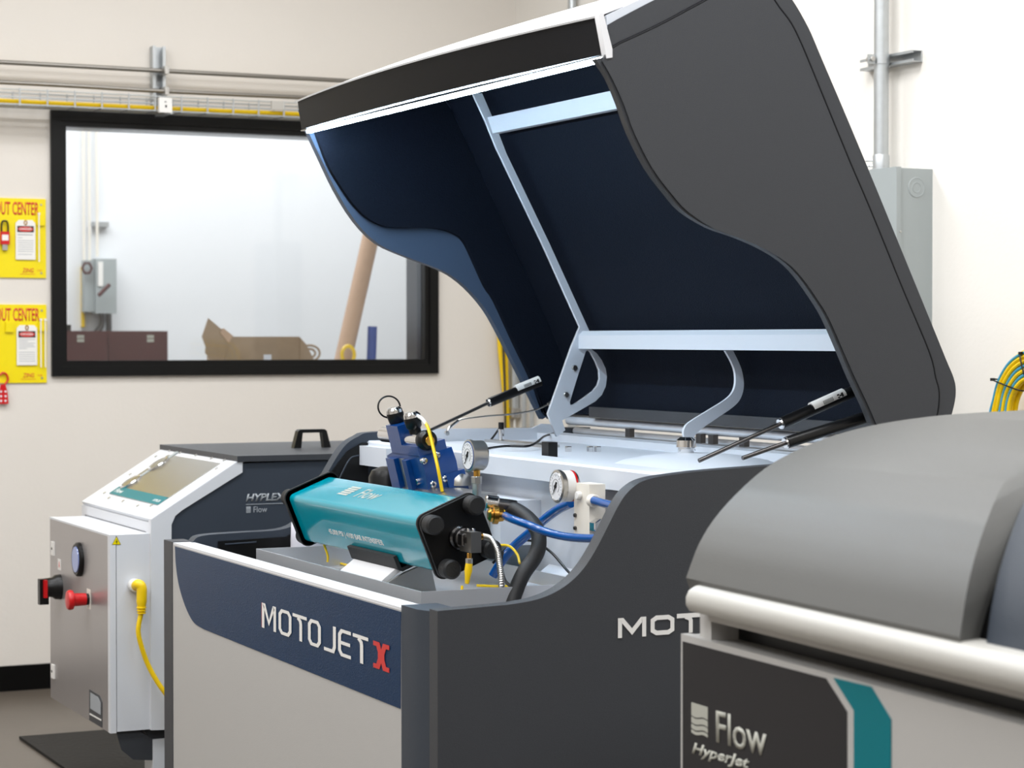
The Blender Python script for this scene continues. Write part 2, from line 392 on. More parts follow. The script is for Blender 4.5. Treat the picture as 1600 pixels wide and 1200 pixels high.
# side lettering
sb0 = hY(965, 997, YR); sb1 = hY(1053, 990, YR)
bm = bmesh.new()
hh = hY(965, 966, YR).z - sb0.z
for ch, a, b in [('M', 965, 1009), ('O', 1016, 1053), ('T', 1057, 1094), ('O', 1101, 1138), ('J', 1145, 1178), ('E', 1185, 1221), ('T', 1225, 1262)]:
    xa, xb = hY(a, 990, YR).x, hY(b, 990, YR).x
    z = sb0.z + (sb1.z - sb0.z) * (xa - sb0.x) / (sb1.x - sb0.x)
    glyph(bm, ch, (xa, YR - .0005, z), (1, 0, 0), (0, 0, 1), xb - xa, hh, .0105)
solid(bm, .0004, (0, -1, 0))
lab(fin(bm, 'side_lettering', 'print_w', P), 'white MOTOJET lettering on the dark side')

# ------------------------------------------------------------------ inside the machine: tray, deck, beams
XB = hX(1000, 737, 2.57)  # front edge of the cross beam
bx = 2.57
TZ = .990
t0, t1 = hZ(405, 857, TZ), hZ(655, 925, TZ)
tx0, tx1, ty0, ty1 = 2.09, 2.56, t1.y, t0.y
tr_ = P
boxes('drip_tray', 'satin', [(tx0, tx1, ty0, ty1, TZ - .065, TZ - .06), (tx0, tx0 + .004, ty0, ty1, TZ - .06, TZ), (tx1 - .004, tx1, ty0, ty1, TZ - .06, TZ),
      (tx0 + .004, tx1 - .004, ty0, ty0 + .004, TZ - .06, TZ), (tx0 + .004, tx1 - .004, ty1 - .004, ty1, TZ - .06, TZ)], P)
box('tray_support', 'satin', tx0 + .02, tx1 - .02, ty0 + .05, ty1 - .05, .86, TZ - .065, P)
box('rear_bulkhead', 'lightmet', bx + .05, bx + .06, YR + .05, YL - .05, .86, 1.235, P)
zt = hX(850, 719, bx).z
prism('cross_beam', 'lightmet', [(bx, zt - .055), (bx, zt - .006), (bx + .006, zt), (bx + .10, zt), (bx + .10, zt - .055)], 'y', YR + .05, YL - .05, P, bev=.003)
box('top_deck', 'lightmet', bx + .10, 3.16, YR + .05, YL - .05, zt - .03, zt - .008, P, bev=.002)
lathe('deck_dome', 'lightmet', (2.895, 4.95, zt - .07), Z_, [(0, .225), (.060, .222), (.073, .19), (.083, .14), (.090, .08), (.092, .0)], P, 48)
rz = hY(1240, 718, YR).z
box('rear_rail', 'lightmet', 3.16, 3.24, YR + .05, YL - .06, zt - .06, zt + .014, P, bev=.004)
tube('hinge_tube', 'lightmet', [(3.275, YR + .06, 1.334), (3.275, YL - .06, 1.334)], .0135, P, 14)
tube('hinge_tube', 'lightmet', [(3.30, YR + .06, 1.300), (3.30, YL - .06, 1.300)], .011, P, 14)
rl = XZ([(640, 671), (677, 670), (832, 669), (847, 662), (861, 663), (868, 680), (858, 690), (640, 692)], YL - .06)
prism('side_rail', 'lightmet', rl, 'y', YL - .06, YL - .05, P, bev=.003)
for y in (5.28, 5.45, 5.52, 5.95): box('hinge_block', 'dsteel', 3.245, 3.262, y, y + .028, zt + .016, 1.325, P)
# block on the left end of the beam
box('end_block', 'lightmet', bx - .03, bx + .03, YL - .28, YL - .06, zt - .075, zt - .015, P, bev=.012)
# box shelf on the bulkhead
q = [hZ(755, 779, 1.20), hZ(778, 769, 1.20), hZ(845, 781, 1.20), hZ(823, 795, 1.20)]
b0 = hX(845, 781, bx + .05); b1 = hX(778, 769, bx + .05)
box('terminal_box', 'lightmet', bx - .07, bx + .05, b0.y, b1.y, b0.z - .12, b0.z, P, bev=.004)
# lower bulkhead foot and corner
prism('bulkhead_foot', 'lightmet', [(bx + .05, 1.0), (bx - .05, .93), (bx - .05, .90), (bx + .05, .90)], 'y', YR + .06, 5.25, P, bev=.002)
# manifold (pale block) with fittings
mb = hY(921, 760, 4.80); mx0 = mb.x - 0.0
mbz0, mbz1 = hY(921, 842, 4.80).z, hY(921, 757, 4.80).z
mx1 = hY(943, 760, 4.80).x
my1 = hX(897, 760, mx0).y
mani = box('manifold_block', 'ivory', mx0, mx1 + .005, 4.80, my1, mbz0, mbz1, P, bev=.004)
for pxy in ((900, 805), (900, 825)):
    h = hX(pxy[0], pxy[1], mx0); cyl('bolt', 'dsteel', h, -X_, .005, .006, mani, 10)
box('manifold_bracket', 'steel', mx1, bx + .05, 4.82, my1 - .02, mbz0 + .01, mbz1 - .02, P)

def gauge(c, r, depth, parent, rim, red=False):
    """dial faces -X; c is the centre of the dial"""
    c = Vector(c)
    g = lathe('pressure_gauge', 'steel', c + X_ * depth, -X_, [(0, r * .9), (depth * .08, r * .97), (depth * .8, r * .97), (depth * .8, r * 1.04), (depth * .97, r * 1.04), (depth, r * .95), (depth * .96, r * .86), (depth * .95, 0)], parent, 36)
    lathe('dial', 'dial', c + X_ * .002, -X_, [(0, r * .86), (.003, r * .86)], g, 32)
    bm = bmesh.new()
    a_tube(bm, [c + X_ * .001 + Vector((0, math.cos(a), math.sin(a))) * r * .88 for a in [2 * math.pi * i / 40 for i in range(40)]], r * .05, 6, closed=True)
    fin(bm, 'rim', rim, g, True)
    bm = bmesh.new()
    for i in range(19):
        a = math.radians(-45 + i * 15); dv = Vector((0, math.cos(a), math.sin(a))); s = Vector((0, -math.sin(a), math.cos(a)))
        a_tube(bm, [c - X_ * .0015 + dv * r * (.62 if i % 3 == 0 else .7), c - X_ * .0015 + dv * r * .78], r * .012, 4)
    a_tube(bm, [c - X_ * .0015 + Vector((0, math.cos(a), math.sin(a))) * r * .45 for a in [math.radians(-45 + 12 * i) for i in range(24)]], r * .012, 4)
    fin(bm, 'scale_marks', 'print_k', g)
    bm = bmesh.new(); a = math.radians(-40)
    d_ = Vector((0, math.cos(math.radians(-60)), math.sin(math.radians(-60))))
    a_tube(bm, [c - X_ * .003 - d_ * r * .3, c - X_ * .003 + d_ * r * .65], lambda i: r * (.06 if i == 0 else .015), 5)
    a_lathe(bm, c - X_ * .001, -X_, [(0, r * .11), (.004, r * .1)], 12)
    fin(bm, 'needle', 'print_k', g)
    if red:
        lathe('red_band', 'red', c + X_ * (depth * .78), X_, [(0, r * .99), (.004, r * .99), (.004, r * .99)], g, 36)
        lathe('paper_band', 'print_w', c + X_ * (depth * .3), X_, [(0, r * .985), (depth * .45, r * .985)], g, 36)
    return g
g2 = hX(869, 760, 2.47); gauge(g2, .040, .05, P, 'chrome', True)
box('gauge_stem', 'chrome', g2.x + .05, mx0 + .01, g2.y - .01, g2.y + .01, g2.z - .02, g2.z, P, bev=.003)
cyl('port_plug', 'print_w', hX(907, 774, mx0), -X_, .010, .012, P, 16)
g1 = hX(731, 712, 2.40); G1 = gauge(g1, .041, .045, P, 'vblue')
cyl('gauge_stem', 'brass', g1 + Vector((.026, 0, -.056)), Z_, .009, .018, P, 14)
hexn('stem_nut', 'steel', g1 + Vector((.026, 0, -.075)), Z_, .014, .02, P)
cyl('stem_base', 'steel', g1 + Vector((.026, 0, -.13)), Z_, .012, .06, P, 14)

# ------------------------------------------------------------------ intensifier (teal barrel with black end plates)
TI = math.radians(22)
u = Vector((math.cos(TI), 0, math.sin(TI))); w = Vector((-math.sin(TI), 0, math.cos(TI)))
ye0, ye1 = 5.02, 5.98                                     # near and far end plates
IC = hY(716, 838, ye0 - .02)                                # centre line, seen at the near plate
cx, cz = IC.x, IC.z
def IM(y): return Matrix(((u.x, w.x, 0, cx), (0, 0, 1, y), (u.z, w.z, 0, cz), (0, 0, 0, 1)))  # local x=u, y=w, z=world Y
def rsq(a, b, r, n=5, cut=None):
    out = []
    for sx, sy, a0 in ((1, 1, 0), (-1, 1, 90), (-1, -1, 180), (1, -1, 270)):
        for i in range(n + 1):
            t = math.radians(a0 + 90 * i / n); out.append((sx * (a - r) + r * math.cos(t), sy * (b - r) + r * math.sin(t)))
    return out
it = box('intensifier', 'teal', -.01, .01, -.01, .01, 0, .02, P)   # replaced just below by the real barrel mesh
bpy.data.objects.remove(it)
A_ = .074
it = prism('intensifier_barrel', 'teal', rsq(A_, A_, .016), 'z', 0, ye1 - ye0, P, M=IM(ye0))
for yy, s in ((ye0, -1), (ye1, 1)):
    ep = prism('end_plate', 'black', rsq(A_ + .011, A_ + .011, .024), 'z', min(0, s * .022), max(0, s * .022), it, bev=.003, M=IM(yy))
    prism('plate_gasket', 'rubber', rsq(A_ + .014, A_ + .014, .026), 'z', min(0, s * .008), max(0, s * .008), it, bev=.002, M=IM(yy))
    for sx in (-1, 1):
        for sy in (-1, 1):
            c_ = IM(yy) @ Vector((sx * .060, sy * .060, s * .02))
            cyl('end_cap', 'rubber', c_, Y_ * s, .0245, .042 if s < 0 else .03, it, 28, .005)
# text on the front and the logo on top
FL = IM(ye0)
def onface(a, b, y): return FL @ Vector((a, b, y - ye0))
text('rating_text', '45,000 PSI | 4100 BAR INTENSIFIER', 'print_w', onface(-A_ - .0002, -.028, 5.74), (0, -1, 0), w, .40, .020, it, th=.0008)
tm = frame(onface(-.03, A_ + .0002, 5.70), (0, -1, 0), u)
text('top_logo_text', 'Flow', 'print_s', onface(-.02, A_ + .0002, 5.60), (0, -1, 0), u, .14, .05, it, th=.0008)
o_ = onface(-.02, A_ + .0002, 5.72)
bm = bmesh.new()
for k in range(5):
    a = onface(-.02 + k * .011, A_ + .0008, 5.72)
    vs = [bm.verts.new(onface(-.02 + k * .011 + j, A_ + .001, 5.72 - i)) for i, j in ((0, 0), (.07, 0), (.07, .008), (0, .008))]
    bm.faces.new(vs)
solid(bm, .0006, w)
fin(bm, 'top_logo_mark', 'print_s', it)
# cradle under the barrel
prism('cradle_pad', 'rubber', [(-A_ - .012, -A_ - .006), (-A_ - .012, -A_ + .03), (-A_ - .002, -A_ + .03), (-A_ - .002, -A_ - .006), (.02, -A_ - .006), (.02, -A_ - .016), (-A_ - .002, -A_ - .016)], 'z', 5.27 - ye0, 5.60 - ye0, P, M=FL)
c0 = FL @ Vector((-A_ - .005, -A_ - .016, 0))
for yy in (5.27, 5.575):
    prism('cradle_bracket', 'steel', [(c0.x - .12, TZ - .059), (c0.x + .02, TZ - .059), (c0.x + .10, TZ - .059), (c0.x + .08, c0.z + .022), (c0.x + .01, c0.z - .002)], 'y', yy, yy + .012, P)
prism('cradle_plate', 'white', [(c0.x - .10, TZ - .056), (c0.x - .005, c0.z + .01), (c0.x + .005, c0.z + .0), (c0.x - .09, TZ - .059)], 'y', 5.29, 5.585, P)

# valve assembly behind the barrel
T2 = math.radians(14)
u2 = Vector((math.cos(T2), 0, math.sin(T2))); w2 = Vector((-math.sin(T2), 0, math.cos(T2)))
o = hX(668, 766, 2.43)
V = Matrix(((u2.x, 0, w2.x, o.x), (0, 1, 0, o.y), (u2.z, 0, w2.z, o.z), (0, 0, 0, 1)))   # local x=u, y=world Y, z=w
Vr = V.to_3x3(); VY = o.y; VD = Vr @ Vector((0, -1, 0))
prism('valve_body', 'vblue', [(0, -.03), (.235, -.03), (.25, .03), (.245, .088), (.20, .100), (.0, .098), (-.012, .06)], 'x', 0, .10, P, bev=.005, M=V)
for a, b, c, d in ((.165, .225, -.02, .085), (.075, .105, -.02, .085)):
    box('valve_rib', 'vblue', -.014, .002, a, b, c, d, P, bev=.003, M=V)
lab(box('name_plate', 'steel', -.004, .001, .115, .150, .0, .085, P, bev=.001, M=V), 'bare metal name plate')
cyl('socket_screw', 'chrome', V @ Vector((.002, .055, .022)), -u2, .009, .008, P, 14)
for a, b in ((664, 720), (684, 711), (697, 748), (678, 757)):
    q = hY(a, b, VY - .012)
    lathe('socket_screw', 'chrome', q + Y_ * .014, -Y_, [(0, .010), (.012, .010), (.014, .008), (.013, .004), (.007, .003)], P, 16)
box('valve_flange', 'vblue', .06, .118, -.012, .06, -.03, .03, P, bev=.006, M=V)
box('valve_head', 'vblue', .0, .055, .115, .20, .095, .180, P, bev=.005, M=V)
box('valve_saddle', 'vblue', .0, .085, -.0, .115, .095, .125, P, bev=.006, M=V)
cyl('solenoid', 'chrome', V @ Vector((.028, .20, .142)), Y_, .023, .10, P, 24)
cyl('solenoid', 'chrome', V @ Vector((.030, .12, .136)), -Y_, .024, .11, P, 24)
lathe('solenoid_cap', 'black', V @ Vector((.030, .015, .136)), -Y_, [(0, .027), (.010, .029), (.028, .028), (.036, .022)], P, 24)
cyl('solenoid_nut', 'brass', V @ Vector((.030, -.019, .136)), -Y_, .014, .010, P, 18)
for yy, zz in ((.185, .165), (.065, .155)):
    o = V @ Vector((.030, yy, zz))
    cb = lathe('connector', 'black', o, w2, [(0, .017), (.012, .017), (.018, .022), (.040, .025), (.045, .024)], P, 24)
    lathe('connector_cap', 'chrome', o + w2 * .044, w2, [(0, .024), (.010, .023), (.016, .017), (.018, .0)], cb, 24)
lx_ = (V @ Vector((.03, .185, .2))).x
lc = hX(608, 636, lx_ - .01)
pts = [lc + Vector((math.cos(a) * .034 - .0, math.sin(a) * .004, math.sin(a) * .031)) for a in [math.radians(-75 + 24 * i) for i in range(15)]]
tube('cable_loop', 'black', pts, .0026, P, 8, 4)
yl = V @ Vector((.03, .065, .2))
cyl('lead_plug', 'black', hX(641, 647, yl.x), (.7, -.5, -.12), .007, .028, P, 14)
xx = yl.x + .01
lab(tube('lead_sleeve', 'print_w', [hX(653, 650, xx), hX(660, 655, xx), hX(666, 663, xx)], .0052, P, 10), 'white sleeve of the yellow lead')
tube('yellow_lead', 'yellow', [hX(665, 661, xx), hX(670, 672, xx), hX(677, 700, xx), hX(684, 730, xx), hX(691, 768, xx + .01)], .0048, P, 10)
# steel manifold bar in front of gauge
mm = hX(712, 750, 2.42)
prism('valve_base', 'steel', [(2.42, mm.z - .14), (2.42, mm.z - .045), (2.44, mm.z - .035), (2.52, mm.z - .035), (2.52, mm.z - .14)], 'y', mm.y - .05, mm.y + .40, P, bev=.004)
lathe('steel_dome', 'steel', hX(716, 758, 2.53), Z_, [(0, .036), (.02, .035), (.034, .026), (.040, .012), (.041, .0)], P, 28)
# fittings at the near end
ce = IM(ye0) @ Vector((0, -.003, 0)); 
lathe('end_fitting', 'dsteel', Vector((ce.x, ye0 - .02, ce.z)), -Y_, [(0, .030), (.015, .030), (.02, .026), (.04, .026), (.045, .018), (.085, .018)], P, 24)
hexn('fitting_nut', 'dsteel', Vector((ce.x, ye0 - .062, ce.z)), -Y_, .026, .03, P)
blk = hY(723, 832, ye0 - .115); 
bz1 = hY(740, 832, ye0 - .13).z; bz0 = hY(740, 864, ye0 - .13).z
by = ye0 - .13
bxa, bxb = hY(736, 850, by).x, hY(752, 850, by).x
tee = box('tee_block', 'steel', bxa, bxb, by, by + .065, bz0, bz1, P, bev=.0025)
for dx in (.007, .020): cyl('bleed_screw', 'chrome', (bxa + dx, by + .03, bz1), Z_, .004, .007, tee, 10)
bh = Vector((bxb - .002, by + .02, bz1 - .012))
cyl('hose_collar', 'brass', bh, X_, .009, .014, P, 14)
pb = [bh + X_ * .012] + [hY(a, b, by + .02) for a, b in ((766, 842), (776, 858), (780, 880), (783, 905), (785, 938), (786, 960))]
cp = catmull(pb, 16)
bm = bmesh.new(); a_tube(bm, cp, lambda i: .0085 if i % 2 else .0068, 12); lab(fin(bm, 'braided_hose', 'steel', P, True), 'ribbed steel flexible hose')
f0 = hY(733, 864, by + .02)
cyl('sensor_neck', 'brass', f0, -Z_, .006, .014, P, 12)
hexn('sensor_nut', 'steel', f0 - Z_ * .013, -Z_, .009, .014, P)
lathe('sensor_sleeve', 'yellow', f0 - Z_ * .026, (-.12, 0, -1), [(0, .009), (.018, .010), (.03, .0075), (.045, .006), (.05, .0045)], P, 14)
tube('sensor_lead', 'yellow', [hY(722, 915, by + .02), hY(722, 925, by + .02), hY(724, 940, by + .03)], .0035, P, 8)
# brass union and blue hoses
br = hY(762, 804, ye0 + .06)
lathe('brass_union', 'brass', br, (1, -.25, -.05), [(0, .012), (.006, .019), (.012, .019), (.014, .024), (.026, .024), (.028, .018), (.04, .016)], P, 20)
cyl('hose_ferrule', 'yellow', br + Vector((1, -.25, -.05)).normalized() * .036, (1, -.25, -.05), .0135, .008, P, 18)
bhp = [br + Vector((1, -.25, -.05)).normalized() * .042, hY(800, 811, 5.0), hY(825, 820, 4.93), hY(850, 830, 4.88), hY(880, 838, 4.80), hY(910, 841, 4.72), hY(945, 841, 4.62), hY(975, 838, 4.55)]
lab(tube('blue_hose', 'hblue', bhp, .0105, P, 14), 'bright blue hose from the brass union')
lab(tube('blue_hose', 'hblue', [hY(928, 782, 4.78), hY(945, 787, 4.72), hY(965, 792, 4.64), hY(990, 800, 4.56)], .0105, P, 14), 'short blue hose out of the pale block')
cyl('hose_ferrule', 'ivory', hY(924, 782, 4.80), -Y_, .016, .02, P, 18)
hexn('manifold_nut', 'chrome', hY(930, 822, 4.80), -Y_, .020, .03, P)
lab(tube('blue_hose', 'hblue', [hX(892, 786, 2.55), hX(872, 796, 2.55), hX(850, 812, 2.54), hX(828, 832, 2.52), hX(805, 852, 2.50), hX(785, 875, 2.47), hX(770, 900, 2.45)], .0125, P, 14), 'dark blue hose crossing behind the black hose')
# large black hose
cyl('hose_coupling', 'chrome', hY(758, 786, 5.12), (1, -.3, -.15), .022, .035, P, 22)
cyl('hose_sleeve', 'dsteel', hY(777, 789, 5.10), (1, -.3, -.15), .0185, .05, P, 22)
lab(tube('black_hose', 'rubber', [hY(797, 794, 5.09), hY(808, 798, 5.07), hY(824, 809, 5.02), hY(839, 828, 4.97), hY(842, 850, 4.94), hY(836, 870, 4.92), hY(818, 896, 4.90), hY(804, 928, 4.89), hY(797, 956, 4.88)], .0195, P, 20), 'thick ribbed black hose')
# thin cables in the tray
tube('black_cable', 'black', [hX(770, 880, 2.46), hX(800, 850, 2.5), hX(830, 845, 2.53), hX(860, 862, 2.54), hX(885, 890, 2.54), hX(900, 905, 2.5)], .0035, P, 8)
tube('yellow_cable', 'yellow', [hZ(745, 915, TZ - .05), hZ(790, 916, TZ - .05), hZ(850, 912, TZ - .05), hZ(880, 911, TZ - .05)], .0035, P, 8)
tube('yellow_cable', 'yellow', [hX(775, 852, 2.46), hX(795, 853, 2.47), hX(808, 866, 2.47), hX(812, 880, 2.46)], .0035, P, 8)
tube('yellow_cable', 'yellow', [hX(506, 850, 2.22), hX(512, 868, 2.22), hX(512, 878, 2.22)], .0035, P, 8)
tube('yellow_cable', 'yellow', [hZ(478, 878, TZ - .055), hZ(500, 876, TZ - .055), hZ(530, 880, TZ - .055), hZ(560, 888, TZ - .055)], .0035, P, 8)
lathe('cable_plug', 'black', hZ(745, 890, TZ - .04), (hZ(757, 912, TZ - .05) - hZ(745, 890, TZ - .04)), [(0, .004), (.01, .009), (.04, .009), (.06, .005)], P, 12)
tube('black_cable', 'black', [hX(785, 862, 2.45), hX(783, 880, 2.44), hX(788, 905, 2.42), hX(800, 918, 2.40)], .0045, P, 8)
lathe('accumulator', 'black', hX(605, 745, 2.45) + Vector((0, 0, -.12)), Z_, [(0, .055), (.12, .055), (.14, .045), (.15, .02)], P, 28)
# small fittings on the deck
s1 = hZ(783, 690, zt - .005); 
pl_ = box('sensor_plate', 'steel', s1.x - .03, s1.x + .03, s1.y - .35, s1.y + .06, zt - .008, zt + .0, P, bev=.001)
cyl('deck_sensor', 'chrome', (s1.x, s1.y, zt), Z_, .010, .035, P, 14); cyl('deck_sensor_head', 'black', (s1.x, s1.y, zt + .034), Z_, .009, .022, P, 14)
tube('deck_cable', 'black', [(s1.x, s1.y, zt + .045), hX(768, 686, s1.x), hX(758, 694, s1.x - .02), hX(752, 699, s1.x - .04)], .0035, P, 8)
tube('deck_cable', 'black', [hZ(760, 701, zt + .006), hZ(790, 697, zt + .006), hZ(825, 697, zt + .006), hZ(840, 690, zt + .012), hX(850, 682, 3.1), hX(866, 677, 3.2)], .0035, P, 8)
k1 = hZ(858, 710, zt)
box('deck_valve', 'black', k1.x - .012, k1.x + .016, k1.y - .02, k1.y + .022, zt - .01, zt + .034, P, bev=.006)
for a in ((888, 707), (922, 707), (934, 707)):
    hexn('deck_bolt', 'chrome', hZ(a[0], a[1], zt - .01), Z_, .010, .018, P)
k2 = hZ(1072, 720, zt)
lathe('latch_post', 'chrome', (k2.x, k2.y, zt + .012), Z_, [(-.02, .020), (.0, .020), (.018, .022), (.022, .022), (.024, .026), (.042, .025), (.05, .016)], P, 24)

# ------------------------------------------------------------------ the raised hood
HD = bpy.data.objects.new('hood', None); COL.objects.link(HD); HD.parent = P; HD.location = Vector((3.25, 5.46, 1.34)) - P.location
lab(HD, 'raised charcoal hood lined with dark foam')
sc = [(930, 92), (950, 120), (967, 160), (984, 207), (1012, 262), (1042, 302), (1067, 330), (1108, 355), (1147, 369), (1185, 385), (1222, 407), (1247, 432), (1272, 467), (1290, 497), (1312, 547), (1330, 590), (1350, 632), (1362, 662)]
S_in = c2(XZ(sc, YR), 3) + [(3.215, 1.35)]
rt_out = [(3.225, 1.338), (3.27, 1.338)] + c2([(3.30, 1.352), (3.33, 1.39), (3.348, 1.44), (3.352, 1.475), (3.345, 1.505), (3.322, 1.55), (3.277, 1.64), (3.076, 2.038), (2.955, 2.27), (2.915, 2.345), (2.868, 2.41), (2.825, 2.45), (2.77, 2.476), (2.70, 2.473), (2.62, 2.440), (2.508, 2.389), (2.36, 2.312)], 4)
hood_out = S_in + rt_out
hood_out = hood_out[:-1] + [(2.374, 2.318), (2.374, 2.246)]
prism('side_shell', 'char', hood_out, 'y', YR, YR + .02, HD, bev=.006, seg=3)
# proud inner field of the outer face, its rim reading as a moulded line
fld = XZ([(936, 96), (952, 124), (970, 164), (987, 210), (1015, 264), (1045, 304), (1070, 331), (1110, 357), (1148, 371), (1186, 387), (1223, 409), (1248, 434), (1273, 469), (1291, 499), (1313, 549), (1332, 592), (1352, 634), (1364, 662)], YR)
fld = c2([(x + .006, z) for x, z in fld], 3) + [(3.225, 1.347), (3.25, 1.347)] + c2([(3.27, 1.362), (3.288, 1.40), (3.297, 1.44), (3.297, 1.475), (3.287, 1.505)] + XZ([(1450, 550), (1408, 450), (1360, 332), (1325, 250), (1275, 128), (1250, 68), (1234, 36), (1216, 12)], YR) + [(2.79, 2.43), (2.74, 2.434), (2.69, 2.42), (2.62, 2.385), (2.5, 2.322), (2.37, 2.262)], 4)
prism('side_field', 'char', fld, 'y', YR - .005, YR + .001, HD, bev=.0045, seg=3)
gl_ = [(x, YR - .002, z) for x, z in fld[-29:]]
gl_ = [(x, YR - .002, z) for x, z in fld if (z > 2.25 and x > 2.385) or x > 2.95 and not (x < 3.26 and z < 1.7) ]
gi = next(i for i, q in enumerate(fld) if q[0] > 3.26)
tube('groove_shade', 'visor', [(x, YR - .0015, z) for x, z in fld[gi:-1]] + [(2.378, YR - .0015, 2.262)], .0042, HD, 8, 1)  # dark tube standing in for the shade inside a moulded groove
# far side
sl = [(481, 204), (500, 245), (525, 297), (555, 345), (590, 380), (635, 400), (670, 412), (700, 425), (727, 447), (737, 457), (760, 485), (780, 520), (805, 570), (835, 645)]
S_l = c2(XZ([(481, 204), (500, 245), (525, 297), (555, 345), (590, 380), (635, 401), (685, 420), (712, 435), (737, 457), (760, 485), (780, 520), (805, 570), (848, 655)], YL - .03), 3)
prism('side_shell', 'flange', S_l + [(3.215, 1.35)] + rt_out, 'y', YL - .03, YL, HD, bev=.005)
fo = XZ([(491, 207), (510, 258), (532, 295), (550, 320), (570, 340), (592, 352), (612, 356), (662, 356), (692, 360), (710, 367), (720, 375), (730, 392), (755, 447), (770, 470), (800, 535), (825, 587), (852, 650)], YL - .035)
rt_in = [(3.19, 1.36), (3.27, 1.44), (3.28, 1.49), (3.21, 1.64), (3.02, 2.02), (2.86, 2.33), (2.80, 2.40), (2.74, 2.41), (2.62, 2.375), (2.45, 2.30)]
prism('side_foam', 'foam', c2(fo, 3) + rt_in, 'y', YL - .052, YL - .031, HD, bev=.004)
sf = [(x + .05, z + .03) for x, z in S_in[4:-8:3]]
prism('side_foam', 'foam', sf + [(3.23, 1.5)] + rt_in[3:], 'y', YR + .021, YR + .035, HD)
# lid skin: crowned grid between the sides, with inner lining
NY = 24
def crown(t): return 1 - (2 * t - 1) ** 2
lidc = c2([(2.345, 2.338), (2.50, 2.402), (2.62, 2.449), (2.70, 2.475), (2.77, 2.479), (2.83, 2.455), (2.875, 2.41), (2.92, 2.345), (2.965, 2.26), (3.08, 2.038), (3.28, 1.64), (3.33, 1.53), (3.35, 1.46), (3.33, 1.38), (3.29, 1.345)], 5)
def lid(name, prof, m, parent, y0, y1, bow, thick):
    bm = bmesh.new(); g = []
    nrm = []
    for i in range(len(prof)):
        a = Vector(prof[max(0, i - 1)]); b = Vector(prof[min(len(prof) - 1, i + 1)]); t = (b - a).normalized(); nrm.append(Vector((-t.y, t.x)))
    for side in (0, 1):
        G = []
        for i, p in enumerate(prof):
            row = []
            for j in range(NY + 1):
                t = j / NY; f = bow(i / (len(prof) - 1)) * crown(t); q = Vector(p) + nrm[i] * (f - side * thick)
                row.append(bm.verts.new((q.x - (bowx(i / (len(prof) - 1)) * crown(t)), y0 + (y1 - y0) * t, q.y)))
            G.append(row)
        g.append(G)
    n = len(prof)
    for G in g:
        for i in range(n - 1):
            for j in range(NY): bm.faces.new((G[i][j], G[i + 1][j], G[i + 1][j + 1], G[i][j + 1]))
    for i in range(n - 1):
        for j in (0, NY): bm.faces.new((g[0][i][j], g[0][i + 1][j], g[1][i + 1][j], g[1][i][j]))
    for j in range(NY):
        for i in (0, n - 1): bm.faces.new((g[0][i][j], g[0][i][j + 1], g[1][i][j + 1], g[1][i][j]))
    return fin(bm, name, m, parent, True)
bowx = lambda s: .06 * max(0, 1 - s * 4)
lab(lid('lid_skin', lidc, 'white', HD, YR + .012, YL - .012, lambda s: .006 * min(1, s * 5) * (1 if s < .6 else max(0, (1 - s) / .4)), .005), 'white outer skin')
inn = c2([(2.40, 2.285), (2.5, 2.335), (2.62, 2.385), (2.70, 2.417), (2.76, 2.42), (2.80, 2.40), (2.86, 2.33), (3.02, 2.02), (3.21, 1.64), (3.27, 1.50), (3.28, 1.44), (3.265, 1.36)], 4)
bowx0 = bowx; bowx = lambda s: 0
lid('lid_foam', inn, 'foam', HD, YR + .022, YL - .052, lambda s: 0, -.03)
prism('lid_lip', 'lightmet', [(2.372, 2.300), (2.372, 2.340), (2.50, 2.402), (2.62, 2.449), (2.70, 2.475), (2.70, 2.44), (2.50, 2.36)], 'y', YR + .004, YR + .013, HD)
# visor and light strip
YA, YB = YR + .012, YL - .02
def visx(t, top): return (2.352 - (.062 if top else .03) * crown(t))
bm = bmesh.new(); rows = []
Nn = 30
for k, (zz, top, dx) in enumerate(((2.250, 0, 0), (2.336, 1, 0), (2.336, 1, .02), (2.250, 0, .02))):
    rows.append([bm.verts.new((visx(j / Nn, top) + dx + .012 * (1 - top), YA + (YB - YA) * j / Nn, zz - (.0 if not top else 0))) for j in range(Nn + 1)])
for a in range(4):
    b = (a + 1) % 4
    for j in range(Nn): bm.faces.new((rows[a][j], rows[a][j + 1], rows[b][j + 1], rows[b][j]))
bm.faces.new([r[0] for r in rows]); bm.faces.new([r[-1] for r in rows][::-1])
fin(bm, 'visor', 'visor', HD, True)
# white rim along the visor's top edge and the near corner
bm = bmesh.new()
a_tube(bm, [(visx(j / Nn, 1) + .002, YA - .004 + (YB - YA + .004) * j / Nn, 2.3375) for j in range(Nn + 1)], .0022, 8)
a_prism(bm, [(2.346, 2.334), (2.350, 2.343), (2.357, 2.344), (2.381, 2.262), (2.381, 2.243), (2.366, 2.240)], 'y', YR - .008, YA + .001)
lab(fin(bm, 'visor_rim', 'white', HD, True), 'white rim')
box('light_channel', 'steel', 2.366, 2.39, YA, YB + .012, 2.2465, 2.2495, HD)
lab(box('light_strip', 'led', 2.366, 2.377, YA + .02, YB - .04, 2.2365, 2.2462, HD, bev=.002), 'glowing white light strip')
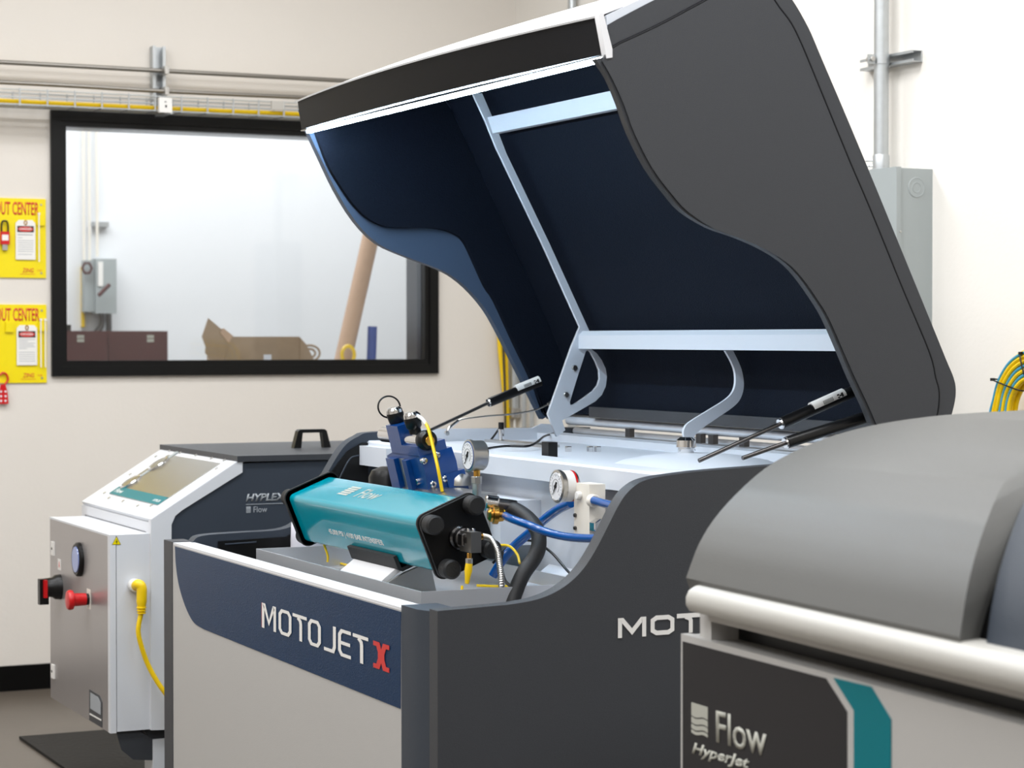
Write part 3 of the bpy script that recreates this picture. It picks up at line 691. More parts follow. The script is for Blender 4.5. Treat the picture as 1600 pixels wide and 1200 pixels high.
# ribs and crossbars
R1 = 6.12
rib_o = XZ([(738, 146), (758, 190), (775, 232), (846, 380), (905, 511), (892, 542), (855, 647), (869, 682), (882, 672), (877, 657), (905, 641), (929, 627), (939, 617), (945, 604), (947, 589), (945, 576), (939, 563), (931, 552), (922, 545), (916, 536), (919, 516), (857, 380), (790, 240), (771, 190), (752, 146)], R1)
rib_h = XZ([(914, 549), (918, 547), (922, 550), (930, 565), (935, 578), (936, 592), (933, 602), (926, 611), (911, 622), (896, 632), (890, 633), (889, 628), (900, 592)], R1)
shape('rib_plate', 'lightmet', [rib_o, rib_h[::-1]], (0, R1, 0), (1, 0, 0), (0, 0, 1), HD, th=.012)
for a in ((897, 575), (884, 617)): cyl('rib_bolt', 'steel', hY(a[0], a[1], R1 - .006), -Y_, .009, .008, HD, 12)
X1 = hY(947, 587, R1).x
R2 = hX(1161, 600, X1).y
s2o = c2(XZ([(1132, 548), (1141, 564), (1147, 580), (1148, 598), (1144, 612), (1133, 624), (1106, 641), (1080, 657), (1070, 666), (1067, 680), (1076, 700)], R2), 4) + c2(XZ([(1086, 704), (1081, 690), (1090, 674), (1118, 654), (1144, 636), (1156, 622), (1161, 602), (1158, 580), (1152, 564), (1144, 548)], R2), 4)
prism('rib_hook', 'lightmet', s2o, 'y', R2 - .005, R2 + .005, HD, smooth=False)
cb = hX(960, 531, 3.14)
za = hY(918, 517, R1); zb = hY(918, 545, R1)
xb = za.x
prism('crossbar', 'lightmet', [(xb - .02, za.z), (xb - .035, za.z - .014), (xb - .035, zb.z), (xb - .005, zb.z), (xb + .02, za.z)], 'y', YR + .05, R1, HD, bev=.0015)
ua, ub = hY(766, 184, R1), hY(774, 209, R1)
prism('crossbar', 'lightmet', [(ua.x - .012, ua.z), (ub.x - .012, ub.z), (ub.x + .012, ub.z), (ua.x + .012, ua.z)], 'y', YR + .05, R1, HD, bev=.0015)
prism('lid_flange', 'char', [(3.245, 1.352), (3.262, 1.352), (3.262, 1.385), (3.245, 1.385)], 'y', YR + .06, R1 + .1, HD)
# gas springs
def strut(a, b, c, d, name, r=.0150, label=None):
    """a rod foot, b rod/cylinder joint, c label start, d end"""
    root = tube('gas_spring', 'dsteel', [a, b], .0055, P, 10)
    if label: lab(root, label)
    ax = (d - b).normalized()
    lathe('spring_cylinder', 'black', b, ax, [(0, r * .8), (.003, r), ((d - b).length, r)], root, 16)
    lathe('spring_collar', 'chrome', b - ax * .004, ax, [(0, r * .85), (.004, r * .95), (.006, r * .8)], root, 16)
    if c is not None:
        lathe('spring_label', 'print_w', c[0], ax, [(0, r * 1.02), ((c[1] - c[0]).length, r * 1.02)], root, 16)
        # printed bars on the sleeve
        n = (Vector((0, 0, 1.6)) - c[0]); n = (n - ax * n.dot(ax)).normalized(); t = ax.cross(n)
        bm = bmesh.new(); LL = (c[1] - c[0]).length
        for i in range(9):
            s = LL * (.30 + .035 * i); q = c[0] + ax * s + n * (r * 1.035)
            vs = [bm.verts.new(q + ax * e * LL * .008 + t * f * r * .35) for e, f in ((-1, -1), (1, -1), (1, 1), (-1, 1))]; bm.faces.new(vs)
        q = c[0] + ax * LL * .82 + n * (r * 1.035)
        for i in range(3):
            for j in range(3):
                if (i + j) % 2 == 0 or i == 2:
                    p = q + ax * (i - 1) * .006 + t * (j - 1) * .0035; vs = [bm.verts.new(p + ax * e * .003 + t * f * .0017) for e, f in ((-1, -1), (1, -1), (1, 1), (-1, 1))]; bm.faces.new(vs)
        solid(bm, .0004, n)
        fin(bm, 'label_print', 'print_k', root)
    return root
yS = YL - .13
strut(hY(668, 674, yS), hY(764, 629, yS), (hY(806, 609, yS), hY(843, 597, yS)), hY(844, 596.5, yS), '', label='black gas spring at the far side')
yN = YR + .16
strut(hY(1092, 720, yN), hY(1220, 662, yN), (hY(1268, 638, yN), hY(1318, 617, yN)), hY(1345, 606, yN), '', label='black gas spring with paper label at the near side')
yN = YR + .07
strut(hY(1160, 716, yN), hY(1228, 692, yN), None, hY(1352, 652, yN), '', label='lower plain black gas spring at the near side')
# lanyard
ly = YL - .12
ln0, ln1, ln2 = hY(697, 677, ly), hY(716, 657, ly), hY(727, 654, ly)
cyl('lanyard_bolt', 'chrome', ln0, -Y_, .008, .01, P, 14)
tube('lanyard_clevis', 'chrome', [ln0, hY(703, 668, ly), ln1], .0055, P, 10)
tube('lanyard_wire', 'steel', [ln1, ln2, hY(760, 650, ly), hY(800, 647, ly), hY(835, 641, ly), hY(856, 632, ly)], .0028, P, 8)
tube('lanyard_end', 'steel', [hY(856, 632, ly), hY(868, 625, ly)], .006, P, 8)

# white container standing in the machine behind the teal barrel
jw = hX(474, 830, 2.30)
jug = empty('plastic_jug', (2.33, jw.y + .02, .86), 'white translucent plastic jug behind the left end of the teal barrel', 'jug')
jx, jy = 2.33, YL - .16
jug.location = (jx, jy, .86)
jt = hX(470, 798, 2.3).z
lathe('jug_body', 'poly', (jx, jy, .86), Z_, [(0, .045), (.01, .052), (.13, .052), (jt - .86 - .04, .05), (jt - .86 - .01, .03), (jt - .86, .016)], jug, 20)
cyl('jug_cap', 'print_w', (jx, jy, jt), Z_, .018, .015, jug, 16)

# ------------------------------------------------------------------ low pump unit at the left
XC = 1.96; YC = 7.22
Hh = empty('pump_unit', (2.8, 7.65, 0), 'dark slate unit with sloping white front panel, left of the open machine', 'machine')
cz0, cz1 = .282, .944
cyl1 = hX(78, 809, XC).y
xcab = hY(240, 828, YC).x
# cabinet on the front
cab = box('control_cabinet', 'unitwhite', XC + .022, xcab + .03, YC, cyl1, cz0, cz1, Hh, bev=.004)
dr = box('cabinet_door', 'door', XC, XC + .018, YC + .004, cyl1, cz0 - .004, cz1, Hh, bev=.003)
box('door_edge', 'unitwhite', XC - .0008, XC + .0195, YC - .001, YC + .028, cz0 - .004, cz1 + .001, dr, bev=.003)
box('door_edge', 'unitwhite', XC - .0008, XC + .0195, YC + .028, cyl1, cz1 - .006, cz1 + .001, dr, bev=.002)
for py in (857, 1049):
    h = hX(84, py, XC); box('door_latch', 'print_w', XC - .006, XC + .001, h.y - .018, h.y + .022, h.z - .025, h.z + .025, dr, bev=.003)
    cyl('latch_key', 'print_k', (XC - .005, h.y + .004, h.z), -X_, .005, .003, dr, 10)
h = hX(125, 874, XC)
ph = lathe('panel_display', 'black', h + X_ * .001, -X_, [(0, .060), (.012, .060), (.018, .054), (.016, .046)], Hh, 30)
lathe('display_face', 'screen', h - X_ * .012, -X_, [(0, .047), (.006, .045)], ph, 30)
h = hX(93, 882, XC); box('door_sticker', 'print_w', XC - .001, XC + .001, h.y - .022, h.y + .022, h.z - .02, h.z + .02, dr)
text('sticker_print', 'A', 'xred', (XC - .0012, h.y + .01, h.z - .012), (0, -1, 0), Z_, .02, .024, dr, th=.0004)
# rotary switch
h = hX(94, 917, XC)
rs = lathe('rotary_switch', 'black', h + X_ * .001, -X_, [(0, .046), (.020, .044), (.03, .036), (.055, .034)], Hh, 28)
box('switch_lever', 'black', h.x - .078, h.x - .045, h.y - .016, h.y + .016, h.z - .060, h.z + .032, rs, bev=.008)
box('switch_ring', 'red', h.x - .066, h.x - .054, h.y - .034, h.y + .034, h.z - .034, h.z + .030, rs, bev=.006)
# emergency stop
h = hX(139, 936, XC)
box('stop_plate', 'ivory', h.x - .002, h.x + .001, h.y - .022, h.y + .022, h.z - .034, h.z + .034, dr)
es = lathe('emergency_stop', 'red', h - X_ * .012, -X_, [(0, .021), (.042, .023), (.046, .033), (.056, .035), (.064, .031), (.067, .014)], Hh, 28)
lathe('stop_collar', 'black', h - X_ * .002, -X_, [(0, .020), (.012, .020)], es, 24)
# rating plate
q = YZ([(140, 1077), (156, 1087), (160, 1097), (160, 1137), (140, 1125)], XC)
rp = prism('rating_plate', 'char', q, 'x', XC - .0015, XC + .001, Hh, smooth=False)
prism('plate_field', 'print_g', YZ([(142, 1082), (154, 1089), (158, 1098), (158, 1117), (142, 1107)], XC), 'x', XC - .0022, XC - .001, rp, smooth=False)
prism('plate_field', 'print_w', YZ([(141, 1114), (159, 1124), (159, 1126.5), (141, 1116.5)], XC), 'x', XC - .0022, XC - .001, rp, smooth=False)
# warning triangle on the cabinet side
tri = XZ([(174.5, 851.5), (189, 851), (182, 837.5)], YC)
wt = prism('warning_triangle', 'print_k', tri, 'y', YC - .001, YC + .001, Hh, smooth=False)
c_ = (sum(p[0] for p in tri) / 3, sum(p[1] for p in tri) / 3)
prism('warning_field', 'ysign', [(c_[0] + (p[0] - c_[0]) * .85, c_[1] + (p[1] - c_[1]) * .85) for p in tri], 'y', YC - .0018, YC - .0005, wt, smooth=False)
bz = [(.003, .013), (-.003, 0), (.001, .0005), (-.002, -.009), (.004, .003), (.0005, .003)]
prism('bolt_symbol', 'print_k', [(c_[0] + a, c_[1] + b - .001) for a, b in bz], 'y', YC - .0025, YC - .001, wt, smooth=False)
# white front frame: sloping top panel + front face + side flange
YU = YC - .015
c_tl, c_tr, c_bl, c_br = (254, 699), (379, 716), (128, 782), (236, 812)
xa = hY(236, 812, YU); xb_ = hY(379, 716, YU)
YW = hX(128, 782, xa.x).y
sl_d = (Vector((xb_.x, 0, xb_.z)) - Vector((xa.x, 0, xa.z))).normalized()
flange = XZ([(236, 812), (379, 716), (379, 738), (285, 797), (274, 806), (268, 820), (268, 1140), (236, 1141)], YU)
ff = prism('front_frame', 'unitwhite', flange, 'y', YU, YU + .03, Hh, bev=.005)
flz = flange[-1][1]
boxes('frame_face', 'unitwhite', [(xa.x, xa.x + .03, YU + .03, YU + .06, flz, xa.z - .012), (xa.x, xa.x + .03, YW - .04, YW, flz, xa.z - .012), (xa.x, xa.x + .03, YU + .06, YW - .04, xa.z - .045, xa.z - .012)], Hh, bev=.003)
box('frame_recess', 'lightmet', xa.x + .025, xa.x + .03, YU + .06, YW - .04, flz, xa.z - .045, Hh)
# sloping panel
sn = Vector((-sl_d.z, 0, sl_d.x))
SM = frame(Vector((xa.x, YU, xa.z)), sl_d, (0, 1, 0))     # local x up-slope, y along machine, z normal
L_ = (Vector((xb_.x, 0, xb_.z)) - Vector((xa.x, 0, xa.z))).length; Wd = YW - YU
if (SM.to_3x3() @ Z_).dot(sn) < 0: zs = -1
else: zs = 1
box('sloping_panel', 'unitwhite', 0, L_, .002, Wd, -.014, .0015, Hh, bev=.003, M=SM)
def sp(px, py):
    """point of the sloping panel in its local coordinates"""
    p = hit(px, py, 2, 0, SM); return p.x, p.y
pa = [sp(263, 711), sp(345, 726), sp(247, 790), sp(172, 773)]
x0, x1 = (pa[2][0] + pa[3][0]) / 2, (pa[0][0] + pa[1][0]) / 2; y0, y1 = (pa[1][1] + pa[2][1]) / 2, (pa[0][1] + pa[3][1]) / 2
ins = box('gauge_panel', 'steel', x0, x1, y0, y1, -.002, .004, Hh, bev=.001, M=SM)
box('teal_strip', 'tealflat', x0, x0 + .045, y0, y1, .004, .0055, ins, M=SM)
R3 = SM.to_3x3()
text('strip_text', 'Flow', 'print_w', SM @ Vector((x0 + .012, y1 - .03, .0056)), R3 @ Vector((0, -1, 0)), R3 @ Vector((1, 0, 0)), .09, .022, ins, th=.0005)
text('strip_text', 'HYPLEX', 'print_w', SM @ Vector((x0 + .012, y0 + .10, .0056)), R3 @ Vector((0, -1, 0)), R3 @ Vector((1, 0, 0)), .08, .012, ins, th=.0005)
for g_ in ((249, 727), (206, 755)):
    gx, gy = sp(*g_)
    o = SM @ Vector((gx, gy, .003)); d = R3 @ Z_
    gb = lathe('round_gauge', 'chrome', o, d, [(0, .044), (.006, .044), (.009, .040), (.006, .034)], Hh, 32)
    lathe('gauge_face', 'steel', o + d * .005, d, [(0, .034), (.002, .034)], gb, 28)
    box('gauge_tab', 'greybox', gx + .035, gx + .085, gy - .014, gy + .014, .0035, .006, gb, bev=.002, M=SM)
for s_ in ((266, 705), (283, 708), (307, 712), (331, 717), (351, 720), (339, 733), (288, 762), (244, 786.5), (237, 791), (216, 791), (193, 784), (171, 779), (164, 771), (204, 742), (244, 714)):
    gx, gy = sp(*s_)
    cyl('panel_screw', 'steel', SM @ Vector((gx, gy, 0)), R3 @ Z_, .0065, .005, Hh, 10)
# dark body
zb_ = hY(379, 714, YU + .004).z
ux1 = 3.35
body = XZ([(379, 738), (285, 797), (274, 806), (268, 820)], YU + .008)
bd = [(xb_.x - .002, xb_.z - .018)] + [(xa.x + .031, xa.z + (xb_.z - xa.z) / (xb_.x - xa.x) * .031 - .018), (xa.x + .031, flz), (ux1, flz), (ux1, xb_.z - .006)]
prism('body_shell', 'slate', bd, 'y', YU + .006, YW - .002, Hh, bev=.003, smooth=False)
prism('top_cover', 'char', [(xb_.x - .02, xb_.z - .012), (xb_.x - .02, xb_.z + .008), (ux1 + .01, xb_.z + .008), (ux1 + .01, xb_.z - .012)], 'y', YU - .004, YW + .01, Hh, bev=.004)
# body lettering
a0 = hY(385, 784, YU); a1 = hY(455, 781, YU)
text('body_lettering', 'HYPLEX', 'print_g', (a0.x, YU + .0055, a0.z), X_, Z_, hY(447, 780, YU).x - a0.x, hY(386, 772, YU).z - a0.z, Hh, shear=.25, bold=.03, th=.001).location.y
b0_ = hY(385, 788, YU)
box('lettering_line', 'print_g', b0_.x, b0_.x + .17, YU + .0045, YU + .0062, b0_.z - .002, b0_.z, Hh)
l0, l1 = hY(397, 801, YU), hY(418, 791, YU)
text('body_lettering', 'Flow', 'print_g', (l0.x, YU + .0055, l0.z), X_, Z_, l1.x - l0.x, l1.z - l0.z, Hh, th=.001)
m0, m1 = hY(385.5, 801.5, YU), hY(392.5, 791.5, YU)
boxes('body_logo', 'print_g', [(m0.x, m1.x, YU + .0045, YU + .0062, m0.z + (m1.z - m0.z) * k / 5, m0.z + (m1.z - m0.z) * (k + .7) / 5) for k in range(4)] + [(m0.x, m1.x, YU + .0045, YU + .0062, m0.z + (m1.z - m0.z) * .75, m1.z)], Hh)
# lifting handle
h0 = hZ(462, 700, xb_.z + .008); h1 = hZ(497, 698, xb_.z + .008)
hy = h0.y; hw = h1.x + .03 - h0.x
prism('lifting_handle', 'black', [(h0.x - .012, h0.z), (h0.x + .004, h0.z + .062), (h0.x + .012, h0.z + .068), (h1.x + .0, h0.z + .068), (h1.x + .008, h0.z + .062), (h1.x + .024, h0.z), (h1.x - .002, h0.z), (h1.x - .010, h0.z + .056), (h0.x + .022, h0.z + .056), (h0.x + .016, h0.z)], 'y', hy - .016, hy + .016, Hh, bev=.002)
# skid underneath
box('skid_block', 'unitwhite', hY(239, 1160, YU + .02).x, hY(239, 1160, YU + .02).x + .25, YU + .02, YU + .12, .0, hY(239, 1156, YU + .02).z, Hh, bev=.004)
for yy in (YC + .02, YC + .72):
    prism('skid_gusset', 'char', [(XC + .12, cz0 - .004), (ux1 - .1, cz0 - .004), (ux1 - .1, .16), (XC + .30, .16), (XC + .20, .19), (XC + .14, .24)], 'y', yy, yy + .05, Hh, bev=.004)
    box('skid_foot', 'black', XC + .45, XC + .60, yy, yy + .05, 0, .16, Hh, bev=.004)
    box('skid_foot', 'black', ux1 - .3, ux1 - .15, yy, yy + .05, 0, .16, Hh, bev=.004)
prism('skid_plate', 'char', XZ([(181, 1142), (190, 1172), (208, 1187), (238, 1188), (243, 1158), (214, 1140)], YC + .01), 'y', YC + .01, YC + .018, Hh, bev=.002)
prism('front_bracket', 'char', [(XC + .03, cz0), (XC + .2, cz0), (XC + .2, cz0 - .05), (XC + .10, cz0 - .05)], 'y', YC + .1, YC + .3, Hh, bev=.003)

# yellow power cable plugged into the cabinet side
cbl = empty('power_cable', (hY(215, 915, YC - .04).x, YC - .03, .6), 'yellow cable with elbow plug in the side of the white cabinet', 'cable')
s = hY(209, 914, YC)
cyl('socket_boss', 'print_w', s, -Y_, .022, .03, cbl, 20)
e0 = s + Vector((.008, -.045, .004))
bm = bmesh.new(); a_tube(bm, catmull([s - Y_ * .025, s + Vector((.003, -.045, .006)), s + Vector((.012, -.052, -.005)), s + Vector((.012, -.052, -.05)), s + Vector((.011, -.052, -.085))], 5), lambda i: .0175 if i < 16 else .0165 - (i - 16) * .0012, 16)
fin(bm, 'elbow_plug', 'yellow', cbl, True)
bm = bmesh.new()
for k in range(3): a_lathe(bm, s + Vector((.0115, -.052, -.068 - k * .009)), -Z_, [(0, .0145 - k * .001), (.001, .017 - k * .001), (.005, .017 - k * .001), (.006, .0145 - k * .001)], 16)
fin(bm, 'strain_relief', 'yellow', cbl, True)
e1 = s + Vector((.011, -.052, -.085))
yq = YC - .052
tube('cable_cord', 'yellow', [e1, hY(216, 985, yq), hY(221, 1010, yq), hY(231, 1038, yq), hY(245, 1064, yq - .01), hY(259, 1084, yq - .02), hY(285, 1120, yq - .02), hY(310, 1165, yq - .02), hZ(330, 1215, .012)], .0085, cbl, 12)

# floor mat
m0, m1 = hZ(30, 1155, .0), hZ(80, 1200, .0)
mt = prism('floor_mat', 'mat_', [(m0.x, m0.y), (m0.x + .02, 5.6), (3.9, 5.6), (3.9, m0.y)], 'z', 0.001, .012, bev=.004)
tag(mt, 'black ribbed rubber mat on the floor under the low slate unit', 'mat')

# ------------------------------------------------------------------ closed pump machine in the right foreground
o_ = _o + (_R @ Vector(((1064 - 800) / FPX, (600 - 990) / FPX, -1))) * 4.2
FM = Matrix.Translation((o_.x, o_.y, 0)) @ Matrix.Rotation(math.radians(-2.7), 4, 'Z')
PZ = o_.z
Fg = empty('covered_pump', (o_.x + .7, o_.y - .8, 0), 'closed grey hooded machine with teal stripe in the right foreground', 'machine')
def fx(px, py, v=0.0): p = hit(px, py, 0, v, FM); return (p.y, p.z)
def fyh(px, py, v=0.0): p = hit(px, py, 1, v, FM); return (p.x, p.z)
FWID = -2.0
box('body_shell', 'beige', .012, 1.4, FWID, -.002, .05, PZ - .002, Fg, bev=.006, M=FM)
for a in (.1, 1.25):
    for b in (-.15, FWID + .15): lathe('foot', 'dsteel', FM @ Vector((a, b, 0)), Z_, [(0, .045), (.015, .045), (.02, .015), (.06, .015)], Fg, 14)
fpn = box('front_panel', 'beige', 0, .02, FWID, 0, .08, PZ, Fg, bev=.008, M=FM, seg=3)
ledge_z = PZ + .0
# charcoal field, pale edging, teal stripe
edge = [(1067.5, 1002), (1291, 1060), (1324, 1112), (1324, 1230), (1324, 1500), (1067.5, 1500)]
prism('dark_field', 'vinyl', [fx(*p) for p in edge], 'x', -.0015, .001, fpn, M=FM, smooth=False)
teal_ = [(1303, 1059), (1362, 1073), (1393, 1124), (1393, 1500), (1335, 1500), (1335, 1110)]
prism('teal_stripe', 'tealflat', [fx(*p) for p in teal_], 'x', -.0015, .001, fpn, M=FM, smooth=False)
F3 = FM.to_3x3(); fxd, fnd = F3 @ Vector((0, -1, 0)), F3 @ Vector((-1, 0, 0))
def fpt(px, py): p = fx(px, py); return FM @ Vector((-.0022, p[0], p[1]))
def ftext(name, s, m, bl, br, tl, parent, **k):
    A, B, T = fpt(*bl), fpt(*br), fpt(*tl)
    text(name, s, m, A, (B - A), T - A, (B - A).length, (T - A).length, parent, **k)
ftext('logo_lettering', 'Flow', 'print_s', (1121, 1160), (1200, 1183), (1121, 1110), fpn, bold=.012)
ftext('logo_lettering', 'HyperJet', 'print_s', (1083, 1182), (1173, 1208), (1083, 1159), fpn, bold=.03, shear=.3)
# wave mark: pale rectangle cut by four wavy lines
ra = fx(1082, 1097); rb = fx(1107.5, 1105); rc = fx(1082, 1147)
Wm, Hm = ra[0] - rb[0], ra[1] - rc[1]
tiltz = (rb[1] - ra[1]) / Wm
def wave(t, k): return math.sin(t * 2 * math.pi) * .022 * Hm * 1.6
cuts = [.60, .38, .20, .06]
bm = bmesh.new()
def strip(zlo, zhi):
    n = 12
    lo = []; hi = []
    for i in range(n + 1):
        t = i / n
        lo.append(bm.verts.new(FM @ Vector((-.0025, ra[0] - t * Wm, rc[1] + t * Wm * tiltz + zlo(t)))))
        hi.append(bm.verts.new(FM @ Vector((-.0025, ra[0] - t * Wm, rc[1] + t * Wm * tiltz + zhi(t)))))
    for i in range(n): bm.faces.new((lo[i], lo[i + 1], hi[i + 1], hi[i]))
prev = lambda t: Hm
for c_ in cuts:
    strip((lambda t, c_=c_: Hm * c_ - wave(t, 0)), prev)
    prev = (lambda t, c_=c_: Hm * (c_ - .045) - wave(t, 0))
solid(bm, .0008, fnd)
fin(bm, 'logo_mark', 'print_s', fpn)
# lip bar
lz1 = fx(1075, 915, -.03)[1]; lz0 = fx(1068, 954, -.03)[1]
lipp = [(-.03, lz0 + .012), (-.03, lz1 - .022), (-.024, lz1 - .010), (-.010, lz1 - .002), (.005, lz1), (.08, lz1), (.08, lz0), (-.022, lz0)]
prism('lip_bar', 'lip', lipp, 'y', FWID, -.078, Fg, bev=.014, seg=3, M=FM, smooth=True)
box('lip_support', 'beige', .012, .07, -.10, -.055, PZ - .003, lz0 + .003, Fg, bev=.003, M=FM)
box('lip_seal', 'beige', -.005, .03, FWID, -.12, lz0 - .014, lz0 + .001, Fg, bev=.003, M=FM)
box('inner_wall', 'black', .07, .09, FWID, -.01, PZ - .003, lz1, Fg, M=FM)
# hood: same curved front profile at the far end and at the seam
sil = [(1072, 903), (1078, 886), (1092, 850), (1115, 812), (1150, 772), (1195, 732), (1240, 706), (1290, 685), (1340, 670), (1400, 658), (1470, 649), (1540, 644), (1600, 641)]
pf = [fyh(a, b, -.03) for a, b in sil]
last = pf[-1]
prof = c2(pf, 3) + [(last[0] + .25, last[1] - .005), (last[0] + .25, lz1 - .02), (pf[0][0] + .01, lz1 - .02)]
ysm = fx(1500, 1000, pf[0][0])[0]
def diag(name, m, pts, y_start, y_end, k, bev, seg):
    """curved shell whose y_start end is cut on a slant: further back means further along y"""
    bm = bmesh.new(); x0_ = pts[0][0]
    f = lambda x: y_start + k * min(max(0, x - x0_), .30)
    A = [bm.verts.new((a, f(a), b)) for a, b in pts]; B = [bm.verts.new((a, y_end, b)) for a, b in pts]; n = len(pts)
    bm.faces.new(A); bm.faces.new(B[::-1])
    for i in range(n): bm.faces.new((A[i], B[i], B[(i + 1) % n], A[(i + 1) % n]))
    bmesh.ops.triangulate(bm, faces=[f_ for f_ in bm.faces if len(f_.verts) > 4])
    es = [e for e in bm.edges if len(e.link_faces) == 2 and e.calc_face_angle(0) > .6]
    bmesh.ops.bevel(bm, geom=es, offset=bev, segments=seg, profile=0.5, affect='EDGES', clamp_overlap=True)
    return fin(bm, name, m, Fg, True, FM)
diag('hood_shell', 'hoodgrey', prof, ysm, -.03, .85, .014, 4)
inset = [(a + .028, b - .018) for a, b in pf]
prof2 = c2(inset, 3) + [(last[0] + .2, last[1] - .04), (last[0] + .2, lz1 - .02), (inset[0][0] + .0, lz1 - .02)]
def diag2(name, m, pts, y_far, k):
    bm = bmesh.new(); x0_ = pts[0][0]
    A = [bm.verts.new((a, y_far + k * min(max(0, a - x0_), .30), b)) for a, b in pts]; B = [bm.verts.new((a, FWID, b)) for a, b in pts]; n = len(pts)
    bm.faces.new(A); bm.faces.new(B[::-1])
    for i in range(n): bm.faces.new((A[i], B[i], B[(i + 1) % n], A[(i + 1) % n]))
    bmesh.ops.triangulate(bm, faces=[f_ for f_ in bm.faces if len(f_.verts) > 4])
    es = [e for e in bm.edges if len(e.link_faces) == 2 and e.calc_face_angle(0) > .6]
    bmesh.ops.bevel(bm, geom=es, offset=.01, segments=3, profile=0.5, affect='EDGES', clamp_overlap=True)
    return fin(bm, name, m, Fg, True, FM)
diag2('hood_centre', 'slate', prof2, ysm - .026, .85)
diag2('hood_seam', 'black', [(a + .016, b - .010) for a, b in prof2], ysm + .02, .85)

# ------------------------------------------------------------------ left wall fittings
def conduit(name, pts, r, label, m='galv', n=10, group=None):
    o = tube(name, m, pts, r, None, n, 6); tag(o, label, 'pipe', group); return o
yw = WB - .09
z1 = hY(0, 97, yw).z
conduit('conduit_pipe', [(-3.8, yw, z1), (WR - .03, yw, z1)], .0105, 'upper thin steel conduit along the wall above the window', 'conduit')
yw2 = WB - .12
z2 = hY(0, 129, yw2).z
pts = [(-3.8 + i * .35, yw2, z2 + random.uniform(-.003, .003)) for i in range(24)]
conduit('conduit_pipe', pts, .010, 'lower steel conduit just above the wire tray', 'conduit')
# strut
sx0, sx1 = hY(237, 110, WB - .03).x, hY(257, 110, WB - .03).x
sz0, sz1 = hY(247, 172, WB).z, hY(247, 74, WB).z
st = empty('strut_channel', ((sx0 + sx1) / 2, WB, sz0), 'short vertical steel strut channel on the wall above the window', 'bracket')
boxes('channel', 'galv', [(sx0, sx1, WB - .006, WB - .001, sz0, sz1), (sx0, sx0 + .006, WB - .05, WB - .006, sz0, sz1), (sx1 - .006, sx1, WB - .05, WB - .006, sz0, sz1),
      (sx0 + .006, sx0 + .014, WB - .05, WB - .045, sz0, sz1), (sx1 - .014, sx1 - .006, WB - .05, WB - .045, sz0, sz1)], st)
for z in (z1, z2): box('pipe_clamp', 'steel', (sx0 + sx1) / 2 - .0, (sx0 + sx1) / 2 + .02, WB - .14, WB - .045, z - .018, z + .018, st, bev=.004)
# wire tray with yellow cables
ty = WB - .20
tz1, tz0 = hY(31, 140, ty).z, hY(31, 163, ty).z
xend = WR - .1
tray = empty('wire_tray', (2.9, WB - .11, tz0), 'galvanised wire cable tray above the black window', 'cable tray')
bm = bmesh.new()
for y_, z_ in ((ty, tz1), (ty, (tz0 + tz1) / 2), (ty, tz0), (ty + .05, tz0), (ty + .10, tz0), (WB - .06, tz0), (WB - .06, tz1)):
    a_tube(bm, [(-3.6, y_, z_), (xend, y_, z_)], .0034, 6)
fin(bm, 'long_wire', 'galv', tray, True)
cw = None
x = hY(31, 140, ty).x; x -= .124 * 2
while x < 4.0:
    if cw is None:
        cw = tube('cross_wire', 'galv', [(x, ty, tz1 + .006), (x, ty, tz0), (x, WB - .06, tz0), (x, WB - .06, tz1 + .006)], .0042, tray, 6, 1); cx0 = x; base_loc = cw.location.copy()
    else:
        c = cw.copy(); COL.objects.link(c); c.location = base_loc + Vector((x - cx0, 0, 0))
    x += .124
box('tray_bracket', 'galv', (sx0 + sx1) / 2 - .02, (sx0 + sx1) / 2 + .02, ty, WB - .045, tz0 - .012, tz0 - .004, tray)
for k, (dy, dz, r) in enumerate(((.028, .015, .010), (.054, .015, .010), (.080, .015, .010))):
    pts = [(-3.6 + i * .4, ty + dy + random.uniform(-.0015, .0015), tz0 + dz + random.uniform(-.001, .004)) for i in range(21)]
    tag(tube('tray_cable', 'yellow', pts, r, None, 8, 4), ('yellow cable nearest the room in the wire tray', 'middle of three yellow cables in the wire tray', 'yellow cable nearest the wall in the wire tray')[k], 'cable', 'yellow cables in the tray')
pts = [(-3.6 + i * .4, ty + .10, tz0 + .022 + random.uniform(0, .006)) for i in range(21)]
tag(tube('tray_cable', 'cyan', pts, .004, None, 6, 4), 'thin blue cable behind the yellow ones in the wire tray', 'cable')
# small white box on the tray
a, b = hY(249, 152, ty - .03), hY(269, 176, ty - .03)
jb = box('junction_box', 'print_w', a.x, b.x, ty - .03, ty - .004, b.z, a.z, None, bev=.004)
tag(jb, 'small white square box clipped to the wire tray', 'box')
box('box_hole', 'print_k', a.x + .027, a.x + .035, ty - .031, ty - .028, b.z + .022, b.z + .034, jb); box('box_hole', 'print_k', a.x + .025, a.x + .033, ty - .031, ty - .028, b.z + .045, b.z + .05, jb)
tgl = hY(433, 165, ty - .004)
tag(box('tray_splice', 'steel', tgl.x - .03, tgl.x + .03, ty - .012, ty - .0032, tgl.z - .02, tgl.z + .02, None, bev=.006), 'small steel splice clip at the tray beside the raised hood', 'clip')

